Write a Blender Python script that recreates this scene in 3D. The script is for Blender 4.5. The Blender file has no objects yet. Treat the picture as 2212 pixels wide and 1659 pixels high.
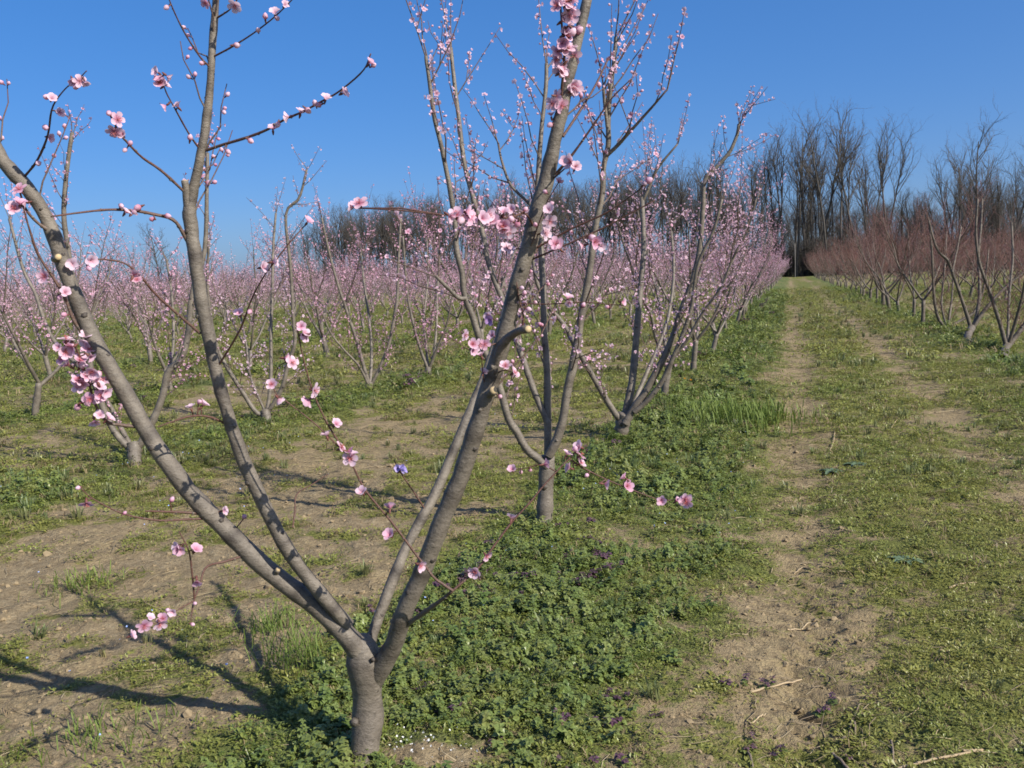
import bpy, math, random
import numpy as np
from mathutils import Vector, Matrix, Euler

# ------------------------------------------------------------------ camera, sky, sun, exposure
R = math.radians
sc = bpy.context.scene
CAM_H = 1.65
FPX, PW, PH = 1950.0, 2212.0, 1659.0           # focal length and frame of the traced coordinates
YAW, PITCH, ROLL = R(17.369), R(-6.638), R(2.405)
_fh = np.array([-math.sin(YAW), math.cos(YAW), 0.0]); _rt = np.array([math.cos(YAW), math.sin(YAW), 0.0]); _up = np.array([0, 0, 1.0])
_w = _fh*math.cos(PITCH)+_up*math.sin(PITCH); _u = _up*math.cos(PITCH)-_fh*math.sin(PITCH)
_c, _s = math.cos(ROLL), math.sin(ROLL)
CR = _c*_rt-_s*_u; CU = _s*_rt+_c*_u; CW = _w
CAM = np.array([0, 0, CAM_H])
def P(px, py, depth):
    """point seen at (px, py) of the photograph, depth metres ahead of the camera"""
    return CAM+(CR*(px-PW/2)/FPX+CU*(PH/2-py)/FPX+CW)*depth
def PX(p):
    v = np.asarray(p)-CAM; d = v@CW
    return np.array([PW/2+FPX*(v@CR)/d, PH/2-FPX*(v@CU)/d, d])

cam_data = bpy.data.cameras.new('camera'); cam = bpy.data.objects.new('camera', cam_data)
sc.collection.objects.link(cam); sc.camera = cam
cam.matrix_world = Matrix(((CR[0], CU[0], -CW[0], 0), (CR[1], CU[1], -CW[1], 0), (CR[2], CU[2], -CW[2], CAM_H), (0, 0, 0, 1)))
cam_data.sensor_width = 36.0; cam_data.lens = 36.0*FPX/PW
cam_data.clip_start = 0.05; cam_data.clip_end = 6000

SUN_ELEV, SUN_AZ = R(36), R(21)                 # sun stands to the right (+X) and SUN_AZ behind the camera
sun_vec = Vector((math.cos(SUN_ELEV)*math.cos(SUN_AZ), -math.cos(SUN_ELEV)*math.sin(SUN_AZ), math.sin(SUN_ELEV)))
world = bpy.data.worlds.new('World'); sc.world = world; world.use_nodes = True
wn = world.node_tree; wn.nodes.clear()
wo = wn.nodes.new('ShaderNodeOutputWorld'); wb = wn.nodes.new('ShaderNodeBackground'); sky = wn.nodes.new('ShaderNodeTexSky')
sky.sky_type = 'NISHITA'; sky.sun_disc = False; sky.sun_elevation = SUN_ELEV
sky.sun_rotation = math.atan2(sun_vec.x, sun_vec.y)
sky.air_density = 0.7; sky.dust_density = 2.0; sky.ozone_density = 10.0; sky.altitude = 0
wb.inputs['Strength'].default_value = 0.15
gm = wn.nodes.new('ShaderNodeGamma'); gm.inputs[1].default_value = 0.6           # the camera's own tone and colour response to the clear sky
hs = wn.nodes.new('ShaderNodeHueSaturation'); hs.inputs['Saturation'].default_value = 1.39; hs.inputs['Hue'].default_value = 0.51
wn.links.new(sky.outputs[0], gm.inputs[0]); wn.links.new(gm.outputs[0], hs.inputs['Color']); wn.links.new(hs.outputs[0], wb.inputs[0]); wn.links.new(wb.outputs[0], wo.inputs[0])
sun_data = bpy.data.lights.new('sun', 'SUN'); sun_data.energy = 3.7; sun_data.angle = R(0.53); sun_data.color = (1.0, 0.93, 0.82)
sun = bpy.data.objects.new('sun', sun_data); sc.collection.objects.link(sun)
sun.rotation_euler = (-sun_vec).to_track_quat('-Z', 'Y').to_euler(); sun.location = (30, -14, 40)
vs = sc.view_settings; vs.view_transform = 'Standard'; vs.look = 'None'; vs.exposure = 1.0; vs.gamma = 1.0; vs.use_curve_mapping = False
sc.cycles.use_denoising = True
sc.cycles.max_bounces = 5; sc.cycles.diffuse_bounces = 3; sc.cycles.glossy_bounces = 2; sc.cycles.transmission_bounces = 3; sc.cycles.transparent_max_bounces = 4
sc.cycles.caustics_reflective = False; sc.cycles.caustics_refractive = False
sc.cycles.pixel_filter_type = 'BLACKMAN_HARRIS'; sc.cycles.filter_width = 1.7

# ------------------------------------------------------------------ helpers
COL = sc.collection
rng = np.random.default_rng(7)

def hash2(ix, iy, seed):
    h = (ix.astype(np.int64)*374761393+iy.astype(np.int64)*668265263+seed*974634541) & 0xffffffff
    h = ((h ^ (h >> 13))*1274126177) & 0xffffffff
    h = ((h ^ (h >> 16))*2246822519) & 0xffffffff
    return ((h ^ (h >> 15)) & 0xffffff)/float(0xffffff)
def vnoise(x, y, seed=0):
    x = np.asarray(x, float); y = np.asarray(y, float)
    ix = np.floor(x); iy = np.floor(y); fx = x-ix; fy = y-iy
    fx = fx*fx*(3-2*fx); fy = fy*fy*(3-2*fy)
    a = hash2(ix, iy, seed); b = hash2(ix+1, iy, seed); c = hash2(ix, iy+1, seed); d = hash2(ix+1, iy+1, seed)
    return (a*(1-fx)+b*fx)*(1-fy)+(c*(1-fx)+d*fx)*fy
def fbm(x, y, octaves=4, seed=0):
    t = 0; a = 0.5; n = 0
    for o in range(octaves):
        t = t+a*vnoise(np.asarray(x)*2**o+o*17.3, np.asarray(y)*2**o-o*9.1, seed+o); n += a; a *= 0.5
    return t/n
def sstep(a, b, x):
    t = np.clip((np.asarray(x, float)-a)/(b-a), 0, 1); return t*t*(3-2*t)

class MB:
    """collects tubes, lumps and copies of small templates for one mesh"""
    def __init__(s): s.v = []; s.f3 = []; s.f4 = []; s.t = []; s.n = 0; s.m3 = []; s.m4 = []
    def add(s, v, f3=None, f4=None, tone=0.0, mat=0):
        v = np.asarray(v, float).reshape(-1, 3); s.v.append(v)
        s.t.append(np.broadcast_to(np.asarray(tone, float), (len(v),)).copy())
        if f3 is not None and len(f3): f3 = np.asarray(f3, int); s.f3.append(f3+s.n); s.m3.append(np.full(len(f3), mat))
        if f4 is not None and len(f4): f4 = np.asarray(f4, int); s.f4.append(f4+s.n); s.m4.append(np.full(len(f4), mat))
        s.n += len(v)
    def tube(s, pts, rad, sides=6, tone=0.0, cap=True, mat=0, tip=0.35):
        pts = np.asarray(pts, float); n = len(pts)
        rad = np.broadcast_to(np.asarray(rad, float), (n,))
        tan = np.gradient(pts, axis=0); tan /= np.linalg.norm(tan, axis=1, keepdims=True)+1e-12
        a = np.array([0.31, 0.17, 0.93]) if abs(tan[0][2]) < 0.8 else np.array([0.93, 0.3, 0.1])
        u = np.cross(tan[0], a); u /= np.linalg.norm(u)
        ang = np.arange(sides)*2*np.pi/sides; ca, sa = np.cos(ang)[:, None], np.sin(ang)[:, None]
        rings = []
        for i in range(n):
            u = u-tan[i]*(u@tan[i]); u /= np.linalg.norm(u)+1e-12
            w = np.cross(tan[i], u)
            rings.append(pts[i]+rad[i]*(ca*u+sa*w))
        v = np.concatenate(rings)
        i = np.arange(n-1)[:, None]*sides; j = np.arange(sides)[None, :]; k = (j+1) % sides
        f4 = np.stack([i+j, i+k, i+sides+k, i+sides+j], -1).reshape(-1, 4)
        tone = np.broadcast_to(np.asarray(tone, float), (n,)); tv = np.repeat(tone, sides)
        f3 = []
        if cap:
            v = np.vstack([v, pts[-1]+tan[-1]*rad[-1]*tip]); tv = np.append(tv, tone[-1])
            b = (n-1)*sides; f3 = [(b+q, b+(q+1) % sides, n*sides) for q in range(sides)]
        s.add(v, f3, f4, tv, mat)
    def lump(s, c, r, axis=(0, 0, 1), flat=0.6, tone=0.0, mat=0, seg=6):
        axis = np.asarray(axis, float); axis /= np.linalg.norm(axis)
        a = np.cross(axis, [0.3, 0.5, 0.81]); a /= np.linalg.norm(a); b = np.cross(axis, a)
        ang = np.arange(seg)*2*np.pi/seg; v = []
        for lat in (-0.5, 0.5):
            rr = math.cos(lat)*r; v.append(np.asarray(c)+np.cos(ang)[:, None]*a*rr+np.sin(ang)[:, None]*b*rr+axis*math.sin(lat)*r*flat*1.5)
        v = np.vstack(v+[np.asarray(c)-axis*r*flat, np.asarray(c)+axis*r*flat])
        f4 = [(q, (q+1) % seg, seg+(q+1) % seg, seg+q) for q in range(seg)]
        f3 = [((q+1) % seg, q, 2*seg) for q in range(seg)]+[(seg+q, seg+(q+1) % seg, 2*seg+1) for q in range(seg)]
        s.add(v, f3, f4, tone, mat)
    def copies(s, tpl, pos, rot, scl, mat=None):
        """tpl = dict(v, f3, t, m); pos (N,3), rot (N,3,3), scl (N,)"""
        pos = np.asarray(pos, float); N = len(pos)
        if N == 0: return
        k = len(tpl['v'])
        v = np.einsum('nij,kj->nki', np.asarray(rot), tpl['v'])*np.asarray(scl)[:, None, None]+pos[:, None, :]
        s.v.append(v.reshape(-1, 3)); s.t.append(np.tile(tpl['t'], N))
        f = (tpl['f3'][None]+(np.arange(N)*k)[:, None, None]).reshape(-1, 3)+s.n
        s.f3.append(f); s.m3.append(np.tile(tpl['m'], N) if mat is None else np.full(len(f), mat)); s.n += N*k
    def tpl(s):
        v = np.concatenate(s.v); t = np.concatenate(s.t)
        f = list(s.f3); m = list(s.m3)
        for q, qm in zip(s.f4, s.m4): f += [q[:, [0, 1, 2]], q[:, [0, 2, 3]]]; m += [qm, qm]
        return dict(v=v, f3=np.concatenate(f), t=t, m=np.concatenate(m))
    def mesh(s, name, mats, smooth=True):
        me = bpy.data.meshes.new(name)
        v = np.concatenate(s.v); f3 = np.concatenate(s.f3) if s.f3 else np.zeros((0, 3), int); f4 = np.concatenate(s.f4) if s.f4 else np.zeros((0, 4), int)
        me.vertices.add(len(v)); me.vertices.foreach_set('co', v.astype(np.float32).ravel())
        nl = f3.size+f4.size; me.loops.add(nl); me.loops.foreach_set('vertex_index', np.concatenate([f3.ravel(), f4.ravel()]).astype(np.int32))
        me.polygons.add(len(f3)+len(f4))
        st = np.concatenate([np.arange(len(f3))*3, len(f3)*3+np.arange(len(f4))*4]).astype(np.int32)
        me.polygons.foreach_set('loop_start', st)
        mi = np.concatenate((s.m3 or [np.zeros(0, int)])+(s.m4 or [np.zeros(0, int)])).astype(np.int32)
        me.polygons.foreach_set('material_index', mi)
        me.polygons.foreach_set('use_smooth', np.full(len(mi), bool(smooth)))
        at = me.attributes.new('tone', 'FLOAT', 'POINT'); at.data.foreach_set('value', np.concatenate(s.t).astype(np.float32))
        for m in (mats if isinstance(mats, (list, tuple)) else [mats]): me.materials.append(m)
        me.update(calc_edges=True); me.validate()
        return me

def obj(name, me, parent=None, loc=None):
    o = bpy.data.objects.new(name, me); COL.objects.link(o)
    if parent is not None: o.parent = parent
    if loc is not None: o.location = loc
    return o
def tag(o, label=None, cat=None, group=None, kind=None):
    if label: o['label'] = label
    if cat: o['category'] = cat
    if group: o['group'] = group
    if kind: o['kind'] = kind
    return o
def empty(name, loc, label, cat, group=None):
    o = bpy.data.objects.new(name, None); COL.objects.link(o); o.location = loc; o.empty_display_size = 0.2
    return tag(o, label, cat, group)

# ------------------------------------------------------------------ materials
def new_mat(name):
    m = bpy.data.materials.new(name); m.use_nodes = True; nt = m.node_tree; nt.nodes.clear()
    out = nt.nodes.new('ShaderNodeOutputMaterial')
    def N(t, **kw):
        n = nt.nodes.new(t)
        for k, v in kw.items():
            if hasattr(n, k): setattr(n, k, v)
        return n
    L = nt.links.new
    return m, nt, out, N, L
def sock(nt, node, name, val):
    node.inputs[name].default_value = val
def noise(N, L, scale, detail=4, rough=0.55, vec=None):
    n = N('ShaderNodeTexNoise'); n.inputs['Scale'].default_value = scale; n.inputs['Detail'].default_value = detail; n.inputs['Roughness'].default_value = rough
    if vec is not None: L(vec, n.inputs['Vector'])
    return n
def ramp(N, L, fac, stops):
    r = N('ShaderNodeValToRGB'); cr = r.color_ramp
    while len(cr.elements) < len(stops): cr.elements.new(0.5)
    for e, (p, c) in zip(cr.elements, stops): e.position = p; e.color = (*c, 1)
    L(fac, r.inputs['Fac']); return r
def mix(N, L, fac, a, b, mode='MIX'):
    n = N('ShaderNodeMix'); n.data_type = 'RGBA'; n.blend_type = mode
    for v, i in ((fac, 0), (a, 6), (b, 7)):
        if isinstance(v, (int, float)): n.inputs[i].default_value = v
        elif isinstance(v, tuple): n.inputs[i].default_value = (*v, 1)
        else: L(v, n.inputs[i])
    return n.outputs[2]
def maprange(N, L, v, a, b, c=0.0, d=1.0):
    n = N('ShaderNodeMapRange'); L(v, n.inputs[0])
    for i, q in zip((1, 2, 3, 4), (a, b, c, d)): n.inputs[i].default_value = q
    return n.outputs[0]
def attr(N, name, kind='GEOMETRY'):
    n = N('ShaderNodeAttribute'); n.attribute_name = name; n.attribute_type = kind; return n

def bark_mat(name, dark, light, twig, scale=1.0, rough=0.62, scar=(0.035, 0.028, 0.024)):
    """thick wood by noise between dark and light; tone 1 = young twig colour, tone -1 = leaf scar"""
    m, nt, out, N, L = new_mat(name)
    tc = N('ShaderNodeTexCoord'); mp = N('ShaderNodeMapping'); L(tc.outputs['Object'], mp.inputs['Vector']); mp.inputs['Scale'].default_value = (1, 1, 1.6)
    n1 = noise(N, L, 9*scale, 5, 0.62, mp.outputs[0]); n2 = noise(N, L, 62*scale, 5, 0.68, mp.outputs[0])
    r1 = ramp(N, L, n1.outputs['Fac'], [(0.32, dark), (0.68, light)])
    f2 = maprange(N, L, n2.outputs['Fac'], 0.52, 0.68, 0, 0.52)
    n3 = noise(N, L, 2.6*scale, 4, 0.65, mp.outputs[0])
    c0 = mix(N, L, maprange(N, L, n3.outputs['Fac'], 0.42, 0.66, 0, 0.6), r1.outputs['Color'], tuple(0.62*x for x in light))
    wv = N('ShaderNodeTexWave'); wv.wave_type = 'BANDS'; wv.bands_direction = 'Z'; wv.inputs['Scale'].default_value = 14*scale; wv.inputs['Distortion'].default_value = 9; wv.inputs['Detail'].default_value = 4; wv.inputs['Detail Scale'].default_value = 2.5; L(tc.outputs['Object'], wv.inputs['Vector'])
    c0 = mix(N, L, maprange(N, L, wv.outputs['Fac'], 0.80, 0.97, 0, 0.10), c0, tuple(x*0.5 for x in dark))
    c = mix(N, L, f2, c0, tuple(x*0.42 for x in dark))
    t = attr(N, 'tone').outputs['Fac']
    c = mix(N, L, maprange(N, L, t, 0, 1), c, twig)
    c = mix(N, L, maprange(N, L, t, 0, -1), c, scar)
    p = N('ShaderNodeBsdfPrincipled'); L(c, p.inputs['Base Color']); p.inputs['Roughness'].default_value = rough; p.inputs['Specular IOR Level'].default_value = 0.35
    b = N('ShaderNodeBump'); b.inputs['Strength'].default_value = 0.6; b.inputs['Distance'].default_value = 0.008
    h = N('ShaderNodeMath'); h.operation = 'ADD'; L(n1.outputs['Fac'], h.inputs[0]); L(n2.outputs['Fac'], h.inputs[1]); L(h.outputs[0], b.inputs['Height'])
    L(b.outputs[0], p.inputs['Normal']); L(p.outputs[0], out.inputs[0]); return m

def plain(name, col, rough=0.7, col2=None, scale=30, spec=0.3):
    m, nt, out, N, L = new_mat(name); p = N('ShaderNodeBsdfPrincipled'); p.inputs['Roughness'].default_value = rough; p.inputs['Specular IOR Level'].default_value = spec
    tc = N('ShaderNodeTexCoord'); n = noise(N, L, scale, 4, 0.6, tc.outputs['Object'])
    c2 = col2 or tuple(x*0.6 for x in col)
    L(ramp(N, L, n.outputs['Fac'], [(0.35, col), (0.65, c2)]).outputs['Color'], p.inputs['Base Color']); L(p.outputs[0], out.inputs[0]); return m

def petal_mat(name, base, tip, transl=0.35):
    m, nt, out, N, L = new_mat(name); t = attr(N, 'tone').outputs['Fac']
    oi = N('ShaderNodeObjectInfo')
    c = ramp(N, L, t, [(0.0, base), (0.34, tuple(0.62*a+0.38*b for a, b in zip(base, tip))), (0.62, tuple(0.2*a+0.8*b for a, b in zip(base, tip))), (1.0, tip)]).outputs['Color']
    c = mix(N, L, maprange(N, L, oi.outputs['Random'], 0.45, 1, 0.0, 0.45), c, (0.84, 0.72, 0.80), 'MIX')
    c = mix(N, L, maprange(N, L, oi.outputs['Random'], 0.45, 0, 0.0, 0.45), c, (0.66, 0.30, 0.46), 'MIX')
    tc = N('ShaderNodeTexCoord'); nv = noise(N, L, 7, 3, 0.6, tc.outputs['Object']); c = mix(N, L, maprange(N, L, nv.outputs['Fac'], 0.45, 0.7, 0, 0.25), c, (0.70, 0.38, 0.52), 'MIX')
    d = N('ShaderNodeBsdfPrincipled'); d.inputs['Roughness'].default_value = 0.6; d.inputs['Specular IOR Level'].default_value = 0.2; L(c, d.inputs['Base Color'])
    tr = N('ShaderNodeBsdfTranslucent'); L(c, tr.inputs['Color']); mx = N('ShaderNodeMixShader'); mx.inputs[0].default_value = transl
    L(d.outputs[0], mx.inputs[1]); L(tr.outputs[0], mx.inputs[2]); L(mx.outputs[0], out.inputs[0]); return m

def leaf_mat(name, a, b, warm, transl=0.3, rough=0.5):
    """per-plant random between a and b, shifted towards warm by the plant's own tint"""
    m, nt, out, N, L = new_mat(name); oi = N('ShaderNodeObjectInfo'); ti = attr(N, 'tint', 'INSTANCER').outputs['Fac']; t = attr(N, 'tone').outputs['Fac']
    c = mix(N, L, oi.outputs['Random'], a, b); c = mix(N, L, ti, c, warm)
    c = mix(N, L, maprange(N, L, t, 0, 1, 0, 0.6), c, tuple(min(1, x*1.9+0.03) for x in b))
    d = N('ShaderNodeBsdfPrincipled'); d.inputs['Roughness'].default_value = rough; d.inputs['Specular IOR Level'].default_value = 0.55; L(c, d.inputs['Base Color'])
    tr = N('ShaderNodeBsdfTranslucent'); L(c, tr.inputs['Color']); mx = N('ShaderNodeMixShader'); mx.inputs[0].default_value = transl
    L(d.outputs[0], mx.inputs[1]); L(tr.outputs[0], mx.inputs[2]); L(mx.outputs[0], out.inputs[0]); return m

BARK = bark_mat('peach_bark', (0.086, 0.072, 0.057), (0.218, 0.188, 0.150), (0.100, 0.048, 0.036), 1.0, 0.5)
BARK_RED = bark_mat('bare_peach_bark', (0.060, 0.048, 0.038), (0.18, 0.152, 0.118), (0.128, 0.047, 0.033))
BARK_WOOD = bark_mat('woodland_bark', (0.042, 0.037, 0.032), (0.092, 0.082, 0.070), (0.075, 0.064, 0.053), 0.2)
CUT = plain('fresh_cut_wood', (0.50, 0.39, 0.22), 0.7, (0.36, 0.27, 0.15), 90)
PETAL = petal_mat('peach_petal', (0.44, 0.065, 0.15), (0.84, 0.62, 0.73), 0.42)
CALYX = plain('calyx', (0.16, 0.045, 0.05), 0.6, (0.11, 0.06, 0.035))
STAMEN = plain('stamens', (0.42, 0.05, 0.10), 0.6, (0.55, 0.22, 0.16), 300)
LILAC = petal_mat('lilac_petal', (0.12, 0.09, 0.34), (0.30, 0.26, 0.62), 0.2)
# ------------------------------------------------------------------ terrain: one sheet to the horizon
ROW_L = [-1.55, -6.1]+[-10.1-4.15*i for i in range(21)]
ROW_R = [3.3, 7.5, 11.7, 15.9, 20.1, 24.3]
ROWS = np.array(ROW_L+ROW_R)
def row_dist(x):
    x = np.asarray(x, float); return np.min(np.abs(x[..., None]-ROWS), axis=-1)
TRACKS = (0.07, 1.66)
def track(x, y):
    x = np.asarray(x, float); wob = 0.10*(vnoise(np.asarray(y)*0.35, 0*np.asarray(y)+3.1, 5)-0.5)
    return np.max([np.exp(-((x-wob-t)/0.30)**2) for t in TRACKS], axis=0)
def masks(x, y):
    """green cover 0..1, lushness 0..1, straw 0..1"""
    x = np.asarray(x, float); y = np.asarray(y, float)
    rd = row_dist(x); n1 = fbm(x*0.7, y*0.7, 4, 11); n2 = fbm(x*2.6, y*2.6, 4, 21); n3 = fbm(x*7.5, y*7.5, 3, 31)
    onpath = sstep(-0.9, -0.3, x)*(1-sstep(2.6, 3.2, x))
    row = np.exp(-(rd/0.75)**2)
    # broad strip of weeds on the path side of the first row, bare soil on its other side
    edge = sstep(-2.05, -1.65, x)+sstep(-4.0, -4.6, x)*0
    first = (np.abs(x+1.55) < 2.2)
    row = np.where(first, row*np.maximum(sstep(-2.15, -1.75, x), 0.75*sstep(9, 13, y)), row)
    row = np.maximum(row, 0.97*sstep(-1.9, -1.6, x)*(1-sstep(-0.6, 0.15, x+0.7*(n1-0.5))))
    alley = (1-onpath)*(1-row)
    n4 = fbm(x*4.2+7, y*4.2, 3, 36); patch = (n1-0.5)*1.7+(n2-0.5)*2.0+(n4-0.5)*1.8+(n3-0.5)*1.6
    g = 0.64*onpath+0.80*row*(1-onpath)+0.47*alley
    near_bare = sstep(-5.0, -4.2, x)*(1-sstep(-2.3, -1.7, x))*(1-sstep(6.5, 9.5, y))
    g = g-(0.10+0.20*(1-sstep(4.2, 5.6, y)))*near_bare-0.44*track(x, y)*sstep(2.0, 3.5, y+0*x)*onpath*(1-0.40*sstep(14, 50, y))
    brown = np.exp(-((x+0.25)/0.5)**2-((y-3.4)/0.75)**2)
    foot = np.exp(-((x+1.22)/0.20)**2-((y-2.70)/0.10)**2)
    g = g-0.12*brown-0.9*foot
    g = np.clip(g+patch*np.where(row > 0.5, 0.34, 0.48-0.14*onpath), 0, 1)
    lush = np.clip(row*np.where(first, 1.10, 0.85)+(n1-0.5)*1.2+(n2-0.5)*0.6-0.55*brown-0.8*foot, 0, 1)*(0.25+0.75*g)
    straw = np.clip(0.8*np.exp(-((x+4.25)/0.55)**2)*sstep(4, 7, y)+0.45*track(x, y)+0.4*alley*(n2 > 0.52)+0.2*onpath, 0, 1)*np.clip(1.2-0.6*lush, 0, 1)
    return g, lush, straw
def height(x, y):
    x = np.asarray(x, float); y = np.asarray(y, float)
    r = np.hypot(x, y); near = 1-sstep(14, 40, r)
    rd = row_dist(x)
    h = 0.10*(fbm(x*0.10, y*0.10, 2, 41)-0.5)+0.045*np.exp(-(rd/1.0)**2)-0.030*track(x, y)
    h = h+near*(0.045*(fbm(x*1.7, y*1.7, 3, 51)-0.5)+0.044*(fbm(x*6.5, y*6.5, 4, 61)-0.5))
    g, lush, straw = masks(x, y); soil = np.clip(1-1.5*g, 0, 1)
    h = h+(1-sstep(7, 14, r))*soil*0.040*(fbm(x*17, y*17, 3, 71)-0.5)
    # tyre lugs pressed into the soft soil of the near wheel track
    lug = np.exp(-((x-0.09)/0.13)**4)*(1-sstep(4.8, 6.0, y))*sstep(2.3, 2.7, y)
    u = (y+0.75*(x-0.09)+0.03*fbm(x*3, y*3, 2, 81))/0.165; fr = u-np.floor(u); k = hash2(np.floor(u), 0*u, 85)
    h = h-lug*(0.020+0.030*k)*np.exp(-((fr-0.5)/0.20)**2)*(k > 0.22)*(0.5+fbm(x*5, y*5, 2, 91))
    u = (y-0.6*(x-1.66))/0.19; fr = u-np.floor(u); k = hash2(np.floor(u), 0*u+3, 86); lug2 = np.exp(-((x-0.33)/0.10)**4)*(1-sstep(4.2, 5.0, y))*sstep(2.3, 2.7, y)
    h = h-lug2*0.028*np.exp(-((fr-0.5)/0.2)**2)*(k > 0.4)
    return h
def hz(x, y): return float(height(np.array([x]), np.array([y]))[0])

def build_ground():
    rr = [0.25]
    while rr[-1] < 2600:
        r = rr[-1]; k = 0.0068 if 1.6 < r < 9 else (0.012 if r < 22 else (0.03 if r < 70 else 0.10)); rr.append(r*(1+k)+(0.02 if r < 1.6 else 0))
    rr = np.array(rr)
    a_in = np.linspace(-56, 24, 400); a_out = np.linspace(24, 304, 71)[1:-1]
    th = np.radians(np.concatenate([a_in, a_out])); nA, nR = len(th), len(rr)
    A, RR = np.meshgrid(th, rr); X = RR*np.sin(A); Y = RR*np.cos(A); Z = height(X.ravel(), Y.ravel())
    v = np.column_stack([X.ravel(), Y.ravel(), Z]); v = np.vstack([v, [0, 0, hz(0, 0)]])
    i = np.arange(nR-1)[:, None]*nA; j = np.arange(nA)[None]; k = (j+1) % nA
    f4 = np.stack([i+j, i+nA+j, i+nA+k, i+k], -1).reshape(-1, 4)[:, ::-1]
    f3 = np.array([(q, (q+1) % nA, nR*nA) for q in range(nA)])
    mb = MB(); mb.add(v, f3, f4)
    m, nt, out, N, L = new_mat('orchard_ground')
    g = attr(N, 'green').outputs['Fac']; lu = attr(N, 'lush').outputs['Fac']; sw = attr(N, 'straw').outputs['Fac']
    tc = N('ShaderNodeTexCoord'); po = tc.outputs['Object']
    nf = noise(N, L, 26, 6, 0.68, po); nm = noise(N, L, 4.5, 5, 0.6, po); ng = noise(N, L, 60, 4, 0.7, po); nb = noise(N, L, 0.9, 4, 0.6, po)
    soil = ramp(N, L, nf.outputs['Fac'], [(0.28, (0.140, 0.104, 0.060)), (0.5, (0.275, 0.215, 0.128)), (0.75, (0.395, 0.322, 0.205))]).outputs['Color']
    soil = mix(N, L, maprange(N, L, nm.outputs['Fac'], 0.4, 0.65, 0, 0.5), soil, (0.190, 0.145, 0.088))
    dry = ramp(N, L, ng.outputs['Fac'], [(0.3, (0.20, 0.15, 0.07)), (0.7, (0.42, 0.33, 0.17))]).outputs['Color']
    sfac = N('ShaderNodeMath'); sfac.operation = 'MULTIPLY'; L(sw, sfac.inputs[0]); L(maprange(N, L, nf.outputs['Fac'], 0.42, 0.62), sfac.inputs[1])
    soil = mix(N, L, sfac.outputs[0], soil, dry)
    moss = ramp(N, L, ng.outputs['Fac'], [(0.25, (0.070, 0.078, 0.022)), (0.5, (0.150, 0.158, 0.042)), (0.78, (0.265, 0.260, 0.085))]).outputs['Color']
    weed = ramp(N, L, ng.outputs['Fac'], [(0.25, (0.040, 0.062, 0.022)), (0.5, (0.090, 0.125, 0.045)), (0.78, (0.170, 0.210, 0.080))]).outputs['Color']
    green = mix(N, L, lu, moss, weed)
    green = mix(N, L, maprange(N, L, nb.outputs['Fac'], 0.48, 0.66, 0, 0.28), green, (0.215, 0.175, 0.080))
    ad = N('ShaderNodeMath'); ad.operation = 'ADD'; L(g, ad.inputs[0]); L(maprange(N, L, nm.outputs['Fac'], 0.3, 0.7, -0.28, 0.28), ad.inputs[1])
    ad2 = N('ShaderNodeMath'); ad2.operation = 'ADD'; L(ad.outputs[0], ad2.inputs[0]); L(maprange(N, L, nf.outputs['Fac'], 0.3, 0.7, -0.30, 0.30), ad2.inputs[1])
    c = mix(N, L, maprange(N, L, ad2.outputs[0], 0.34, 0.60), soil, green)
    p = N('ShaderNodeBsdfPrincipled'); p.inputs['Roughness'].default_value = 0.95; p.inputs['Specular IOR Level'].default_value = 0.1; L(c, p.inputs['Base Color'])
    b = N('ShaderNodeBump'); b.inputs['Strength'].default_value = 0.8; b.inputs['Distance'].default_value = 0.03
    hh = N('ShaderNodeMath'); hh.operation = 'ADD'; L(nf.outputs['Fac'], hh.inputs[0]); L(ng.outputs['Fac'], hh.inputs[1]); L(hh.outputs[0], b.inputs['Height'])
    L(b.outputs[0], p.inputs['Normal']); L(p.outputs[0], out.inputs[0])
    me = mb.mesh('ground', m)
    gg, ll, ss = masks(v[:, 0], v[:, 1])
    far = sstep(200, 500, np.hypot(v[:, 0], v[:, 1])); gg = gg*(1-far)+0.75*far
    for nme, arr in (('green', gg), ('lush', ll), ('straw', ss)):
        at = me.attributes.new(nme, 'FLOAT', 'POINT'); at.data.foreach_set('value', arr.astype(np.float32))
    o = obj('ground', me); tag(o, 'orchard ground with weeds, dry grass and bare soil', None, None, 'structure')
build_ground()

# ------------------------------------------------------------------ ground cover (nobody could count it)
def scatter_group(name, variants):
    coll = bpy.data.collections.new(name+'_kinds')
    for i, me in enumerate(variants):
        o = bpy.data.objects.new('%s_kind_%02d' % (name, i), me); coll.objects.link(o)
    ng = bpy.data.node_groups.new(name, 'GeometryNodeTree')
    ng.interface.new_socket('Geometry', in_out='INPUT', socket_type='NodeSocketGeometry'); ng.interface.new_socket('Geometry', in_out='OUTPUT', socket_type='NodeSocketGeometry')
    n = ng.nodes; gi = n.new('NodeGroupInput'); go = n.new('NodeGroupOutput'); ci = n.new('GeometryNodeCollectionInfo'); ip = n.new('GeometryNodeInstanceOnPoints')
    ci.inputs['Collection'].default_value = coll; ci.inputs['Separate Children'].default_value = True; ci.inputs['Reset Children'].default_value = True
    def na(nm, dt):
        a = n.new('GeometryNodeInputNamedAttribute'); a.data_type = dt; a.inputs['Name'].default_value = nm
        return [s for s in a.outputs if s.enabled and s.name == 'Attribute'][0]
    er = n.new('FunctionNodeEulerToRotation'); L = ng.links.new
    L(gi.outputs[0], ip.inputs['Points']); L(ci.outputs[0], ip.inputs['Instance']); ip.inputs['Pick Instance'].default_value = True
    L(na('vi', 'INT'), ip.inputs['Instance Index']); L(na('rot', 'FLOAT_VECTOR'), er.inputs[0]); L(er.outputs[0], ip.inputs['Rotation']); L(na('scl', 'FLOAT'), ip.inputs['Scale'])
    L(ip.outputs[0], go.inputs[0]); return ng
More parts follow.
